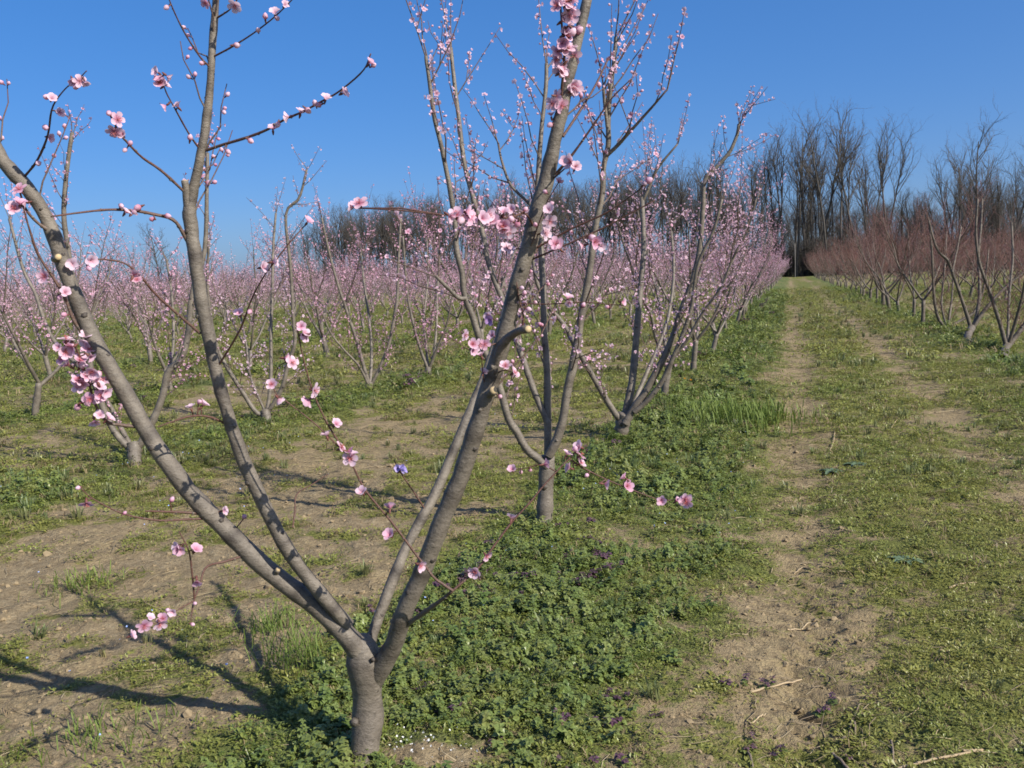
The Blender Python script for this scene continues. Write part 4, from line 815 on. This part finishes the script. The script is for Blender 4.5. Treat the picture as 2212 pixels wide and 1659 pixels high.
# leafless row on the right, nearest three
traced_tree((3.244, 16.21), ([(2170, 762), (2176, 747)], 16.1, 20, 19), [
    ([(2175, 755), (2163, 710), (2140, 638), (2125, 597), (2114, 561), (2108, 500), (2112, 430)], 16.0, 15.7, 10, 4),
    ([(2176, 752), (2178, 700), (2180, 638), (2188, 560), (2185, 480)], 16.1, 16.8, 7, 4),
    ([(2177, 752), (2197, 723), (2215, 700), (2240, 650), (2262, 580), (2275, 480)], 16.1, 16.2, 11, 5),
    ([(2176, 750), (2195, 690), (2212, 620), (2220, 540)], 16.1, 15.3, 8, 4)],
    'leafless peach tree nearest the right edge of the picture', 27, GR, 34, (0.25, 0.62), 0.06, False, True)
traced_tree((3.31, 19.40), ([(2090, 728), (2099, 708)], 19.2, 17, 16), [
    ([(2098, 714), (2089, 681), (2067, 615), (2057, 587), (2046, 561), (2027, 544), (2016, 516), (2007, 478)], 19.2, 18.7, 9, 4),
    ([(2057, 588), (2067, 540), (2076, 489)], 18.9, 19.1, 5, 3),
    ([(2099, 712), (2108, 687), (2116, 634), (2114, 550), (2119, 493), (2122, 430)], 19.2, 19.6, 9, 4),
    ([(2100, 712), (2120, 680), (2146, 647), (2183, 610), (2212, 587), (2240, 540)], 19.2, 19.0, 9, 4)],
    'leafless peach tree with long pale kinked limb, second of its row from the edge', 28, GR, 38, (0.25, 0.62), 0.06, False, True)
traced_tree((3.335, 22.34), ([(2044, 716), (2046, 708)], 21.9, 13, 12), [
    ([(2045, 710), (2027, 687), (2018, 644), (2015, 587), (2012, 531), (2005, 470)], 21.9, 21.4, 7, 3),
    ([(2046, 708), (2050, 690), (2056, 644), (2062, 560)], 21.9, 22.4, 6, 3),
    ([(2047, 710), (2078, 691), (2106, 672), (2125, 620), (2135, 540)], 21.9, 21.8, 7, 3),
    ([(2046, 708), (2034, 660), (2040, 590), (2045, 500)], 21.9, 22.6, 5, 3)],
    'leafless peach tree with a low side limb, third of its row from the right edge', 29, GR, 38, (0.25, 0.62), 0.06, False, True)
# ------------------------------------------------------------------ grown peach trees for the rest of the rows
def grown_tree(seed, kind, level):
    """kind 'pink' or 'red'; level 0 near, 1 middle, 2 far. Returns dict of part meshes in local space"""
    r = np.random.default_rng(seed); red = kind == 'red'; bark = BARK_RED if red else BARK
    H0 = r.uniform(0.38, 0.62); tr = r.uniform(0.040, 0.055); lean = r.normal(0, 0.05, 2)
    tp = np.array([[0, 0, -0.05], [lean[0]*.2, lean[1]*.2, 0.12], [lean[0]*.6, lean[1]*.6, H0*0.6], [lean[0], lean[1], H0]])
    trunk = MB(); sd = (10, 7, 5)[level]; tpts = smooth(tp, (10, 7, 4)[level]); trunk.tube(tpts, np.linspace(tr*1.2, tr*1.02, len(tpts))*(1+r.normal(0, .05, len(tpts))), sd, 0.0)
    nl = int(r.integers(3, 5)); a0 = r.uniform(0, 6.28); limbs = []
    for k in range(nl):
        a = a0+k*6.283/nl+r.normal(0, 0.25); L = r.uniform(1.7, 2.5); e = r.uniform(0.55, 0.85); d = np.array([math.cos(a), math.sin(a), 0.0]); top = tpts[-1]; pts = [top-np.array([0, 0, 0.06*r.uniform()])]
        s = 0.0; p = pts[0].copy(); ang = e
        for q in range(6):
            ang2 = ang*(1-0.11*q)+r.normal(0, 0.10); step = L/6; side = np.array([-d[1], d[0], 0])*r.normal(0, 0.06); p = p+(d*math.sin(ang2)+np.array([0, 0, math.cos(ang2)])+side)*step; pts.append(p.copy())
        n = (26, 14, 8)[level]; lp = smooth(pts, n); lr = np.linspace(tr*0.62, 0.009, n); limbs.append((lp, lr))
        for q in range(int(r.integers(1, 3))):
            i = int(n*r.uniform(0.3, 0.65)); a2 = a+r.choice([-1, 1])*r.uniform(0.5, 1.1); d2 = np.array([math.cos(a2)*0.5, math.sin(a2)*0.5, 0.85]); L2 = r.uniform(0.7, 1.3)
            sp = np.array([lp[i]+d2*L2*t+np.array([0, 0, 0.12*L2*t*t])+r.normal(0, .015, 3)*(t > 0) for t in (0, .25, .5, .75, 1)]); m = (12, 8, 5)[level]; limbs.append((smooth(sp, m), np.linspace(lr[i]*0.7, 0.006, m)))
    meshes = {'trunk': None, 'limbs': []}
    tw = []
    for lp, lr in limbs:
        L = np.linalg.norm(np.diff(lp, axis=0), axis=1).sum(); tw += twigs_on(lp, lr, r, max(3, int((16, 13, 9.5)[level]*(2.0 if red else 1.0)*L/1.5)), 0.16, 0.22, 0.75 if red else 0.62, 0.45 if red else 0.25, 0.85)
        e = lp[-1]; t = lp[-1]-lp[-2]; t /= np.linalg.norm(t)
        for q in range(2): d = t+r.normal(0, .3, 3)+np.array([0, 0, .2]); d /= np.linalg.norm(d); ll = r.uniform(.3, .75); tw.append((np.array([e+d*ll*s for s in (0, .33, .66, 1)]), 0.004, 0.0018))
    tw += sub_twigs(tw, r, (0.45, 0.35, 0.25)[level])
    if level == 2: tw = [(p[[0, 2, -1]], r0*1.0, 0.0024) for p, r0, r1 in tw]
    if level < 2:
        out = []
        for lp, lr in limbs: mb = MB(); add_limb(mb, lp, lr, r, (8, 6)[level], level == 0); out.append(mb.mesh('limb', bark))
        meshes['limbs'] = out
    else:
        for lp, lr in limbs: trunk.tube(lp, lr, 4, 0.0)
    meshes['trunk'] = trunk.mesh('trunk', bark)
    mb = MB(); twig_mb(mb, tw, (4, 3, 3)[level], 1.0)
    meshes['twigs'] = mb
    bl = blooms_on(tw, r, (0.055, 0.065, 0.10)[level], 0.12, 0.85, 0.016 if red else 0.036, 1.0 if red else 0.33); fb = MB(); join_blooms(fb, bl, r, level == 2, (1.0, 1.04, 1.22)[level]*(1.0 if not red else 1.15))
    if level < 2: meshes['twigs'] = mb.mesh('twigs', bark); meshes['blossoms'] = fb.mesh('blossoms', REDBUD if red else PETAL)
    else:
        mb2 = MB(); mb2.v = mb.v+fb.v; mb2.t = mb.t+fb.t; mb2.f4 = mb.f4; mb2.m4 = mb.m4; mb2.f3 = mb.f3+[f+mb.n for f in fb.f3]; mb2.m3 = mb.m3+[np.full(len(f), 1) for f in fb.f3]; mb2.n = mb.n+fb.n
        meshes['crown'] = mb2.mesh('crown', [bark, REDBUD if red else PETAL]); meshes['twigs'] = None
    return meshes
KIN = {(k, l): [grown_tree(1000+100*l+10*i+(500 if k == 'red' else 0), k, l) for i in range(n)] for k, l, n in (('pink', 0, 4), ('pink', 1, 5), ('pink', 2, 5), ('red', 1, 5), ('red', 2, 4))}
def place_tree(x, y, kind, level, label, group, r, size=1.0):
    ms = KIN[(kind, level)][int(r.integers(0, len(KIN[(kind, level)])))]
    t = empty('leafless_peach_tree' if kind == 'red' else 'peach_tree', (x, y, hz(x, y)), label, 'peach tree', group); t.rotation_euler = (0, 0, r.uniform(0, 6.28)); s = r.uniform(0.86, 1.20)*size*(1.04 if kind == 'red' else 1.0); t.scale = (s, s, s*r.uniform(0.92, 1.06))
    obj('trunk', ms['trunk'], t)
    for m in ms['limbs']: obj('limb', m, t)
    if level < 2:
        tag(obj('twigs', ms['twigs'], t), kind='stuff'); tag(obj('flower_buds' if kind == 'red' else 'blossoms', ms['blossoms'], t), kind='stuff')
    else: tag(obj('crown', ms['crown'], t), kind='stuff')
    return t
ORD = ['first', 'second', 'third', 'fourth', 'fifth', 'sixth', 'seventh', 'eighth', 'ninth', 'tenth', 'eleventh', 'twelfth', 'thirteenth', 'fourteenth', 'fifteenth', 'sixteenth', 'seventeenth', 'eighteenth', 'nineteenth', 'twentieth', 'twenty-first', 'twenty-second', 'twenty-third']
def visible(x, y, margin=1.6): 
    a = math.degrees(math.atan2(x, y)); m = math.degrees(margin/max(2.0, math.hypot(x, y))); return -47.6-m < a < 12.6+m
def rows():
    r = np.random.default_rng(404); spots = []
    y = 8.72; n = 3
    while y < 150: y += r.uniform(2.85, 3.2); n += 1; spots.append((ROW_L[0]+r.normal(0, .07), y+r.normal(0, .08), 0, n))
    y = 14.57; n = 4
    while y < 150: y += r.uniform(2.65, 2.95); n += 1; spots.append((ROW_L[1]+r.normal(0, .07), y, 1, n))
    for k, X in enumerate(ROW_L[2:], 2):
        y0 = -X*0.905; y = 9.93 if k == 2 else y0+r.uniform(0, 2.0); n = 0; ymax = 150+max(0, (-X-8))*0.1
        while y < ymax:
            if visible(X, y): n += 1; spots.append((X+r.normal(0, .08), y+r.normal(0, .1), k, n))
            y += r.uniform(2.65, 3.0)
    spots.sort(key=lambda s: math.hypot(s[0], s[1])+(0 if s[2] < 2 else 0.25*abs(s[0])))
    spots = [q for q in spots if q[2] < 2 or r.uniform() > 0.07]
    near, rest = spots[:280], spots[280:]
    for x, y, k, n in near:
        d = math.hypot(x, y); lv = 0 if d < 22 else (1 if d < 42 else 2)
        if k == 0: lab = ('%s peach tree of the blossoming row along the path' % ORD[n-1]) if n <= 9 else 'pink tree far down the blossoming row along the path, beyond its ninth tree'; g = GP if n <= 9 else 'far trees of the first blossoming row'
        elif k == 1: lab = ('%s peach tree of the second blossoming row from the path' % ORD[n-1]) if n <= 8 else 'pink tree far down the second blossoming row, beyond its eighth tree'; g = GP if n <= 8 else 'far trees of the second blossoming row'
        elif k <= 4 and n <= 5: lab = '%s visible peach tree of the %s blossoming row, counted from the front' % (ORD[n-1], ORD[k]); g = GP
        else: lab = 'pink peach tree standing in the %s blossoming row from the path' % ORD[k]+(', beyond its fifth' if k <= 4 else ''); g = 'trees of the %s blossoming row' % ORD[k]
        place_tree(x, y, 'pink', lv, lab, g, r, 0.86 if k == 0 else 1.0)
    # the far rest of the orchard reads as one pink mass
    vs_ = []
    for ms in KIN[('pink', 2)]:
        me = bpy.data.meshes.new('far_peach'); import bmesh; bm = bmesh.new(); bm.from_mesh(ms['trunk']); bm.from_mesh(ms['crown']); bm.to_mesh(me); bm.free()
        for m in ms['crown'].materials: me.materials.append(m)
        vs_.append(me)
    p = np.array([(s[0], s[1], 0) for s in rest]); p[:, 2] = height(p[:, 0], p[:, 1]); n = len(p)
    scatter('distant_orchard', vs_, p, np.column_stack([np.zeros(n), np.zeros(n), r.uniform(0, 6.28, n)]), r.uniform(.85, 1.1, n), np.zeros(n), 'hazy pink mass of blossoming peach trees towards the horizon', 'orchard')
    print('pink trees', len(near), 'rest', n)
    # leafless rows on the right
    for k, X in enumerate(ROW_R):
        y = 22.34 if k == 0 else X*3.9+r.uniform(0, 3); n = 3 if k == 0 else 0
        if k == 0: y += 2.95
        while y < 150:
            if visible(X, y, 1.4):
                n += 1; d = math.hypot(X, y); lv = 1 if d < 48 else 2
                if k == 0: lab = ('%s leafless tree of the reddish row beside the path, from the right edge' % ORD[n-1]) if n <= 9 else 'small leafless tree far down the reddish row beside the path, beyond its ninth'; g = GR if n <= 9 else 'far trees of the first leafless row'
                else: lab = 'leafless reddish peach tree in the %s leafless row right of the path' % ORD[k]; g = 'trees of the %s leafless row' % ORD[k]
                place_tree(X+r.normal(0, .08), y, 'red', lv, lab, g, r)
            y += r.uniform(2.8, 3.2)
rows()

# ------------------------------------------------------------------ bare woodland behind the orchard
def wood_tree(seed, H=16.0, fork=0.45, dense=1.0, wide=1.0):
    r = np.random.default_rng(seed); trunk, crown = MB(), MB()
    def branch(p0, d, L, r0, lev, mb):
        n = 7 if lev == 0 else (5 if lev == 1 else 4); pts = [np.array(p0, float)]; d = np.array(d, float)
        for q in range(n):
            d = d+r.normal(0, (0.05, 0.16, 0.20, 0.22, 0.2)[lev], 3)+np.array([0, 0, (0.02, 0.10, 0.08, 0.05, 0.03)[lev]]); d /= np.linalg.norm(d); pts.append(pts[-1]+d*L/n)
        pts = np.array(pts); rad = np.linspace(r0, r0*(0.35 if lev < 2 else 0.4), n+1); mb.tube(pts, rad, (7, 5, 4, 3, 3)[lev], 0.0 if lev < 2 else (0.5 if lev == 2 else 1.0), lev < 2)
        if lev >= 4: return
        cnt = int((13, 6, 5, 4)[lev]*dense*r.uniform(0.8, 1.2)); t0 = fork if lev == 0 else 0.2
        for q in range(cnt):
            u = t0+(1-t0)*(q+r.uniform())/cnt; i = min(n-1, int(u*n)); b = pts[i]+(pts[i+1]-pts[i])*(u*n-i); tan = pts[i+1]-pts[i]; tan /= np.linalg.norm(tan); s = r.normal(size=3); s -= tan*(s@tan); s /= np.linalg.norm(s)
            nd = tan*0.95+s*(0.55 if lev == 0 else 0.75)*wide+np.array([0, 0, 0.18]); nd /= np.linalg.norm(nd)
            branch(b, nd, L*(0.40 if lev == 0 else 0.50)*r.uniform(0.65, 1.15)*(1.15-0.5*u if lev == 0 else 1), max(0.007, r0*(0.42 if lev == 0 else 0.5)*(1.1-0.4*u)), lev+1, crown)
    branch((0, 0, -0.3), (r.normal(0, .04), r.normal(0, .04), 1), H, r.uniform(0.15, 0.22), 0, trunk)
    return trunk.mesh('trunk', BARK_WOOD), crown.mesh('crown', BARK_WOOD)
def thicket(seed, H=6.5):
    r = np.random.default_rng(seed); mb = MB()
    for k in range(16):
        a = r.uniform(0, 6.28); q = r.uniform(0, 1.6); b = np.array([q*math.cos(a), q*math.sin(a), -0.2]); d = np.array([r.normal(0, .22), r.normal(0, .22), 1.0]); L = H*r.uniform(.45, 1.0); pts = np.array([b+d*L*t+np.array([r.normal(0, .12), r.normal(0, .12), 0])*(t > 0) for t in (0, .3, .6, 1)]); mb.tube(pts, np.linspace(.045, .012, 4), 4, 0.3)
        for j in range(16):
            u = r.uniform(.12, 1); p = b+d*L*u; e = rand_dir(r, -0.1, 0.9); l = r.uniform(.5, 1.5); pts = np.array([p, p+e*l*.5+r.normal(0, .05, 3), p+e*l+np.array([0, 0, .15*l])]); mb.tube(pts, [.016, .012, .008], 3, 1.0, False)
            for m in range(3): f = rand_dir(r, 0, 1); c = pts[1]+(pts[2]-pts[1])*r.uniform(); mb.tube([c, c+f*l*.45], [.009, .006], 3, 1.0, False)
    n = 300; v = np.column_stack([r.normal(0, 1.2, n), r.normal(0, 1.2, n), np.abs(r.normal(0, H*0.34, n))+0.15])
    for c in v:
        leaf(mb, c, rand_dir(r, -.3, .8), (0.1, 0.2, 1), r.uniform(.10, .20), r.uniform(.08, .14), r.uniform(0, 1), .1, 1)
    return mb.mesh('thicket', [BARK_WOOD, IVY])
IVY = leaf_mat('ivy_and_bramble', (0.045, 0.058, 0.024), (0.085, 0.098, 0.040), (0.12, 0.11, 0.055), 0.25)
def woods():
    r = np.random.default_rng(77)
    V = [wood_tree(300+i, 16, (0.42, 0.5, 0.35, 0.55, 0.45, 0.38, 0.5)[i], (0.95, 0.9, 1.0, 0.85, 1.0, 0.9, 1.0)[i], (1.0, 0.8, 1.15, 0.9, 1.0, 1.1, .85)[i]) for i in range(7)]
    TALL = [wood_tree(320+i, 16, (0.55, 0.62, 0.5, 0.58)[i], (0.85, 0.8, 0.9, 0.8)[i], (0.9, 0.75, 1.0, 0.85)[i]) for i in range(4)]
    round_v = wood_tree(350, 12, 0.16, 1.15, 1.35)
    def at(px, d):
        v = CR*(px-PW/2)/FPX+CW; v = v[:2]/np.linalg.norm(v[:2]); return v*d
    def hgt(px, top, d):
        v = P(px, top, 1.0)-CAM; return CAM_H+d*v[2]/np.linalg.norm(v[:2])
    def put(px, top, d, label, group, var=None, name='woodland_tree'):
        x, y = at(px, d); H = hgt(px, top, d); tm, cm = V[int(r.integers(0, len(V)))] if var is None else var; s = H/(12.5 if var is round_v else 16.6)
        t = empty(name, (x, y, hz(x, y)), label, 'bare tree', group); t.rotation_euler = (0, 0, r.uniform(0, 6.28)); t.scale = (max(0.75, s*r.uniform(.85, 1.05)),)*2+(s,)
        obj('trunk', tm, t); tag(obj('crown', cm, t), kind='stuff'); return t
    # tall trees one can tell apart beyond the end of the path
    tall = [(1691, 322), (1722, 330), (1740, 296), (1766, 292), (1790, 286), (1816, 284), (1836, 315), (1856, 322), (1880, 308), (1922, 318)]
    for i, (px, top) in enumerate(tall):
        put(px, top, r.uniform(157, 165), '%s tall bare tree beyond the path end, counted rightwards from the blossoming row' % ORD[i], 'tall bare trees at the end of the path', TALL[i % 4])
    put(2110, 290, 153, 'tallest bare tree above the leafless orchard at the right', 'bare trees above the leafless orchard', TALL[int(r.integers(0, 4))])
    put(2051, 368, 154, 'lower bare tree just left of the tallest one above the leafless orchard', 'bare trees above the leafless orchard', TALL[int(r.integers(0, 4))])
    put(2172, 347, 152, 'crooked bare tree between the tallest one and the right edge', 'bare trees above the leafless orchard', TALL[int(r.integers(0, 4))])
    put(2205, 400, 151, 'bare tree at the right edge above the leafless orchard', 'bare trees above the leafless orchard', TALL[int(r.integers(0, 4))])
    put(368, 500, 215, 'lone round bare tree standing by itself on the far left horizon', 'lone trees on the horizon', round_v, 'lone_tree')
    put(735, 520, 205, 'low bare tree at the far left end of the wood', 'lone trees on the horizon', round_v, 'lone_tree')
    # front edge of the wood behind the blossoming orchard
    cnt = 0
    for px in np.arange(1688, 700, -19.0):
        cnt += 1; px = px+r.uniform(-6, 6); d = np.interp(px, [680, 1000, 1400, 1700], [190, 172, 160, 156])+r.uniform(0, 6); top = np.interp(px, [660, 700, 850, 1000, 1150, 1250, 1400, 1500, 1560, 1690], [490, 468, 455, 432, 415, 398, 385, 365, 352, 350])+r.uniform(-12, 40)
        g = ('left stretch', 'middle stretch', 'right stretch')[0 if px < 1000 else (1 if px < 1350 else 2)]
        lab = {'left stretch': 'bare tree of the wood edge behind the left part of the blossoming orchard', 'middle stretch': 'bare tree of the wood edge behind the nearest upright limb', 'right stretch': '%s bare tree of the wood edge, counted leftwards from the path end' % ORD[min(cnt, 23)-1]}[g]
        put(px, top, d, lab, 'wood edge, '+g, TALL[int(r.integers(0, 4))] if px > 1430 else None)
    for px in np.arange(1945, 2230, 26.0):
        put(px+r.uniform(-8, 8), r.uniform(428, 450) if px < 2040 else r.uniform(385, 440), r.uniform(153, 160), 'low bare tree of the wood edge behind the leafless orchard', 'wood edge behind the leafless orchard')
    # the wood behind as one mass
    vs_ = []
    import bmesh
    for tm, cm in V[:5]+TALL[:3]:
        me = bpy.data.meshes.new('wood_mass'); bm = bmesh.new(); bm.from_mesh(tm); bm.from_mesh(cm); bm.to_mesh(me); bm.free(); me.materials.append(BARK_WOOD); vs_.append(me)
    nv = 5; vs_ += [thicket(501), thicket(502), thicket(503)]
    pos, sc_, vi = [], [], []
    for q in range(330):
        px = r.uniform(640, 2330); d = np.interp(px, [680, 1000, 1400, 1700, 2212], [194, 176, 164, 161, 157])+r.uniform(2, 46)
        top = np.interp(px, [640, 700, 850, 1000, 1150, 1250, 1400, 1500, 1560, 1690, 1990, 2080, 2330], [505, 476, 462, 442, 425, 408, 402, 398, 405, 440, 440, 418, 420])+r.uniform(0, 45); H = hgt(px, top, d); x, y = at(px, d)
        pos.append((x, y, 0)); sc_.append(H/16.6); vi.append(int(r.integers(0, nv)))
    for q in range(28):
        px, top = (r.uniform(1690, 1945), r.uniform(318, 390)) if q < 16 else (r.uniform(2050, 2240), r.uniform(345, 425))
        d = r.uniform(162, 182); H = hgt(px, top, d); x, y = at(px, d); pos.append((x, y, 0)); sc_.append(H/16.6); vi.append(5+int(r.integers(0, 3)))
    for q in range(340):
        px = r.uniform(640, 2330); d = np.interp(px, [680, 1000, 1400, 1700, 2212], [192, 174, 162, 159, 155])+r.uniform(0, 34); x, y = at(px, d)
        pos.append((x, y, 0)); sc_.append(r.uniform(0.7, 1.25)*(1.0 if px < 1650 else 1.15)); vi.append(8+int(r.integers(0, 3)))
    p = np.array(pos); p[:, 2] = height(p[:, 0], p[:, 1]); n = len(p)
    scatter('woodland', vs_, p, np.column_stack([np.zeros(n), np.zeros(n), r.uniform(0, 6.28, n)]), np.array(sc_), r.uniform(0, .5, n), 'dark tangle of bare wood and undergrowth behind the orchard', 'woodland', vi)
    # low wood along the far left horizon
    pos, sc_, vi = [], [], []
    for q in range(420):
        px = r.uniform(-250, 800); d = r.uniform(430, 620); x, y = at(px, d); pos.append((x, y, 0)); sc_.append(r.uniform(0.30, 0.52) if px > 300 else r.uniform(.22, .4)); vi.append(int(r.integers(0, nv)))
    p = np.array(pos); n = len(p)
    scatter('far_woodland', vs_[:nv], p, np.column_stack([np.zeros(n), np.zeros(n), r.uniform(0, 6.28, n)]), np.array(sc_)*1.2, np.zeros(n), 'low bluish line of far trees along the left horizon', 'woodland', vi)
woods()
# ------------------------------------------------------------------ small single things
def gxy(px, py):
    d = P(px, py, 1.0)-CAM; t = (CAM_H-0.0)/-d[2]; return CAM[0]+d[0]*t, CAM[1]+d[1]*t
STICK = bark_mat('dry_stick', (0.33, 0.25, 0.15), (0.52, 0.41, 0.25), (0.40, 0.30, 0.18), 2.0, 0.7)
GREYSTICK = bark_mat('weathered_stick', (0.13, 0.10, 0.08), (0.26, 0.21, 0.16), (0.20, 0.15, 0.11), 2.0, 0.7)
def stick(pts, w, label, mat, lift=0.006):
    r = np.random.default_rng(int(pts[0][0]*7+pts[0][1])); q = []
    for px, py in pts: x, y = gxy(px, py); q.append((x, y, hz(x, y)+lift))
    q = smooth(q, 4*len(q)); q[:, 2] += r.normal(0, .002, len(q)); q[:, 2] = np.maximum(q[:, 2], height(q[:, 0], q[:, 1])+lift*0.6)
    base = q[len(q)//2].copy(); mb = MB(); n = len(q); rad = np.linspace(w, w*.7, n)*(1+r.normal(0, .1, n)); mb.tube(q-base, rad, 6, 0.2)
    tag(obj('dry_stick', mb.mesh('dry_stick', mat), None, base), label, 'stick', 'dry sticks lying on the path')
for a in [([(1620, 1495), (1675, 1480), (1732, 1456)], .0045, 'long bent straw-coloured stick on the wheel track', STICK),
          ([(1920, 1652), (2010, 1642), (2122, 1622)], .0055, 'straight pale stick lying at the bottom right', STICK),
          ([(1700, 1355), (1730, 1346), (1755, 1333)], .004, 'short pale stick above the long bent one', STICK),
          ([(2050, 1270), (2078, 1260), (2110, 1257)], .0045, 'pale stick in the grass right of the track', STICK),
          ([(2028, 1355), (2042, 1356), (2056, 1360)], .0045, 'short whitish stick below the one in the grass', STICK),
          ([(2030, 1402), (2045, 1404), (2057, 1411)], .0045, 'lower of two short whitish sticks right of the track', STICK),
          ([(1620, 1560), (1640, 1548), (1654, 1537)], .0035, 'short stick beside the purple weeds at the track edge', STICK),
          ([(1765, 1551), (1784, 1553), (1798, 1551)], .004, 'tiny pale stick in the middle of the track', STICK),
          ([(2080, 1626), (2102, 1624), (2125, 1620)], .004, 'short pale stick tip beside the bottom right stick', STICK),
          ([(1816, 1590), (1830, 1570), (1848, 1530), (1870, 1500), (1885, 1487)], .004, 'dark thin branched twig lying along the track', GREYSTICK),
          ([(1848, 1594), (1848, 1570), (1846, 1548)], .006, 'stub of grey stick standing up beside the dark twig', GREYSTICK),
          ([(1798, 1620), (1822, 1640), (1850, 1662)], .006, 'dark grey stick at the bottom edge of the track', GREYSTICK),
          ([(1612, 1612), (1622, 1638), (1628, 1662)], .005, 'brown stick at the bottom edge beside the weeds', GREYSTICK),
          ([(1925, 1595), (1928, 1612), (1930, 1632)], .005, 'short brown stick left of the bottom right stick', GREYSTICK),
          ([(1792, 970), (1800, 955), (1803, 930)], .006, 'thin dry stem on the path beyond the first track bend', STICK),
          ([(1925, 925), (1937, 905), (1948, 885)], .006, 'thin dry stem in the middle of the grassy path', STICK),
          ([(2155, 860), (2172, 857), (2190, 855)], .008, 'pale stick lying near the leafless tree at the right', STICK),
          ([(1715, 1225), (1735, 1222), (1755, 1226)], .004, 'faint straw stick on the upper wheel track', STICK)]: stick(*a)

ROSE = leaf_mat('bluish_rosette_leaf', (0.075, 0.115, 0.055), (0.100, 0.145, 0.075), (0.09, 0.12, 0.06), 0.15)
def rosette(px, py, rad, label):
    x, y = gxy(px, py); r = np.random.default_rng(int(px)); base = np.array([x, y, hz(x, y)])
    t = empty('thistle_rosette', base, label, 'weed', 'thistle rosettes on the path')
    for k in range(11):
        a = k*2.4+r.normal(0, .2); L = rad*r.uniform(.6, 1.1); d = np.array([math.cos(a), math.sin(a), 0]); s = np.array([-d[1], d[0], 0]); mb = MB(); v, f = [], []
        for i in range(7):
            u = i/6; w = rad*0.16*math.sin(math.pi*min(1, u*.85+.12))*(1.35 if i % 2 else 0.75); c = d*L*u+np.array([0, 0, rad*(.05+.55*u-.55*u*u)]); v += [c-s*w+np.array([0, 0, .006]), c, c+s*w+np.array([0, 0, .006])]
            if i: b = 3*(i-1); f += [(b, b+1, b+4, b+3), (b+1, b+2, b+5, b+4)]
        mb.add(v, None, f, r.uniform(0, .8)); obj('leaf', mb.mesh('leaf', ROSE), t)
rosette(1955, 1212, 0.10, 'bluish spiky weed rosette on the path, nearest of its kind')
rosette(1793, 1018, 0.12, 'bluish spiky weed rosette on the left side of the path')
rosette(1850, 1003, 0.12, 'bluish spiky weed rosette in the path, paired with another to its left')

YEL = plain('dandelion_yellow', (0.80, 0.52, 0.02), 0.6, (0.75, 0.40, 0.01), 200); STEM = plain('dandelion_stem', (0.12, 0.16, 0.05), 0.6)
def dandelion(px, py, label):
    x, y = gxy(px, py+14); r = np.random.default_rng(int(px)); base = np.array([x, y, hz(x, y)]); h = 0.15
    t = empty('dandelion', base, label, 'flower', 'dandelions in the grass'); mb = MB(); mb.tube([(0, 0, 0), (.01, 0, h*.6), (.012, -.01, h)], .003, 5, 0); obj('stem', mb.mesh('stem', STEM), t)
    mb = MB()
    for k in range(26):
        a = k*2.4; e = 0.2+1.1*(k/26); L = .022; d = np.array([math.cos(a)*math.cos(e), math.sin(a)*math.cos(e), math.sin(e)]); s = np.array([-math.sin(a), math.cos(a), 0])*.003; c = np.array([.012, -.01, h]); mb.add([c-s*.5, c+s*.5, c+d*L+s, c+d*L-s], None, [(0, 1, 2, 3)])
    obj('flower_head', mb.mesh('flower_head', YEL, False), t)
dandelion(1478, 836, 'yellow dandelion in the grass clump under the blossoming row, left one'); dandelion(1491, 839, 'yellow dandelion in the grass clump under the blossoming row, right one')

def grass_clump(px, py, n, h, spread, label, seed, w=.004, droop=.55):
    x, y = gxy(px, py); base = np.array([x, y, hz(x, y)-.01]); me = tuft(seed, n, h, spread, CLUMP, w, 1.0, droop)
    tag(obj('grass_clump', me, None, base), label, 'grass clump', 'taller grass clumps', 'stuff')
CLUMP = leaf_mat('long_grass', (0.095, 0.145, 0.018), (0.140, 0.190, 0.030), (0.18, 0.18, 0.05), 0.3, 0.7)
grass_clump(640, 1450, 150, .20, .34, 'long-bladed grass clump in the shade left of the nearest trunk', 901, .0020, 1.25)
grass_clump(590, 1372, 90, .15, .28, 'long-bladed grass clump under the lowest fork of the nearest tree', 902, .0020, 1.25)
grass_clump(175, 1262, 150, .10, .5, 'grass clump on bare soil at the tip of the limb shadow', 903, .0025, 1.0)
grass_clump(240, 1610, 130, .09, .45, 'low grass clump at the bottom left corner', 904, .0022, 1.0)
grass_clump(1610, 915, 520, .26, 1.3, 'tall dark grass clump at the left edge of the path', 905, .004, .8)
grass_clump(1530, 890, 380, .18, 1.3, 'lower grass clump around the dandelions', 906, .004, .8)

POST = plain('weathered_white_post', (0.36, 0.34, 0.31), 0.7, (0.25, 0.24, 0.22), 6)
def post():
    v = CR*(1719-PW/2)/FPX+CW; v = v[:2]/np.linalg.norm(v[:2])*152; x, y = v; t = empty('white_post', (x, y, hz(x, y)), 'pale post standing at the far end of the grass path', 'post')
    mb = MB(); mb.tube([(0, 0, -.2), (0.01, 0, 2.6), (0.0, 0, 5.3)], [.035, .032, .03], 8, 0); obj('shaft', mb.mesh('shaft', POST), t)
    mb = MB(); mb.tube([(0, 0, 5.28), (0, 0, 5.36)], [.042, .04], 8, 0); obj('cap', mb.mesh('cap', POST), t)
post()
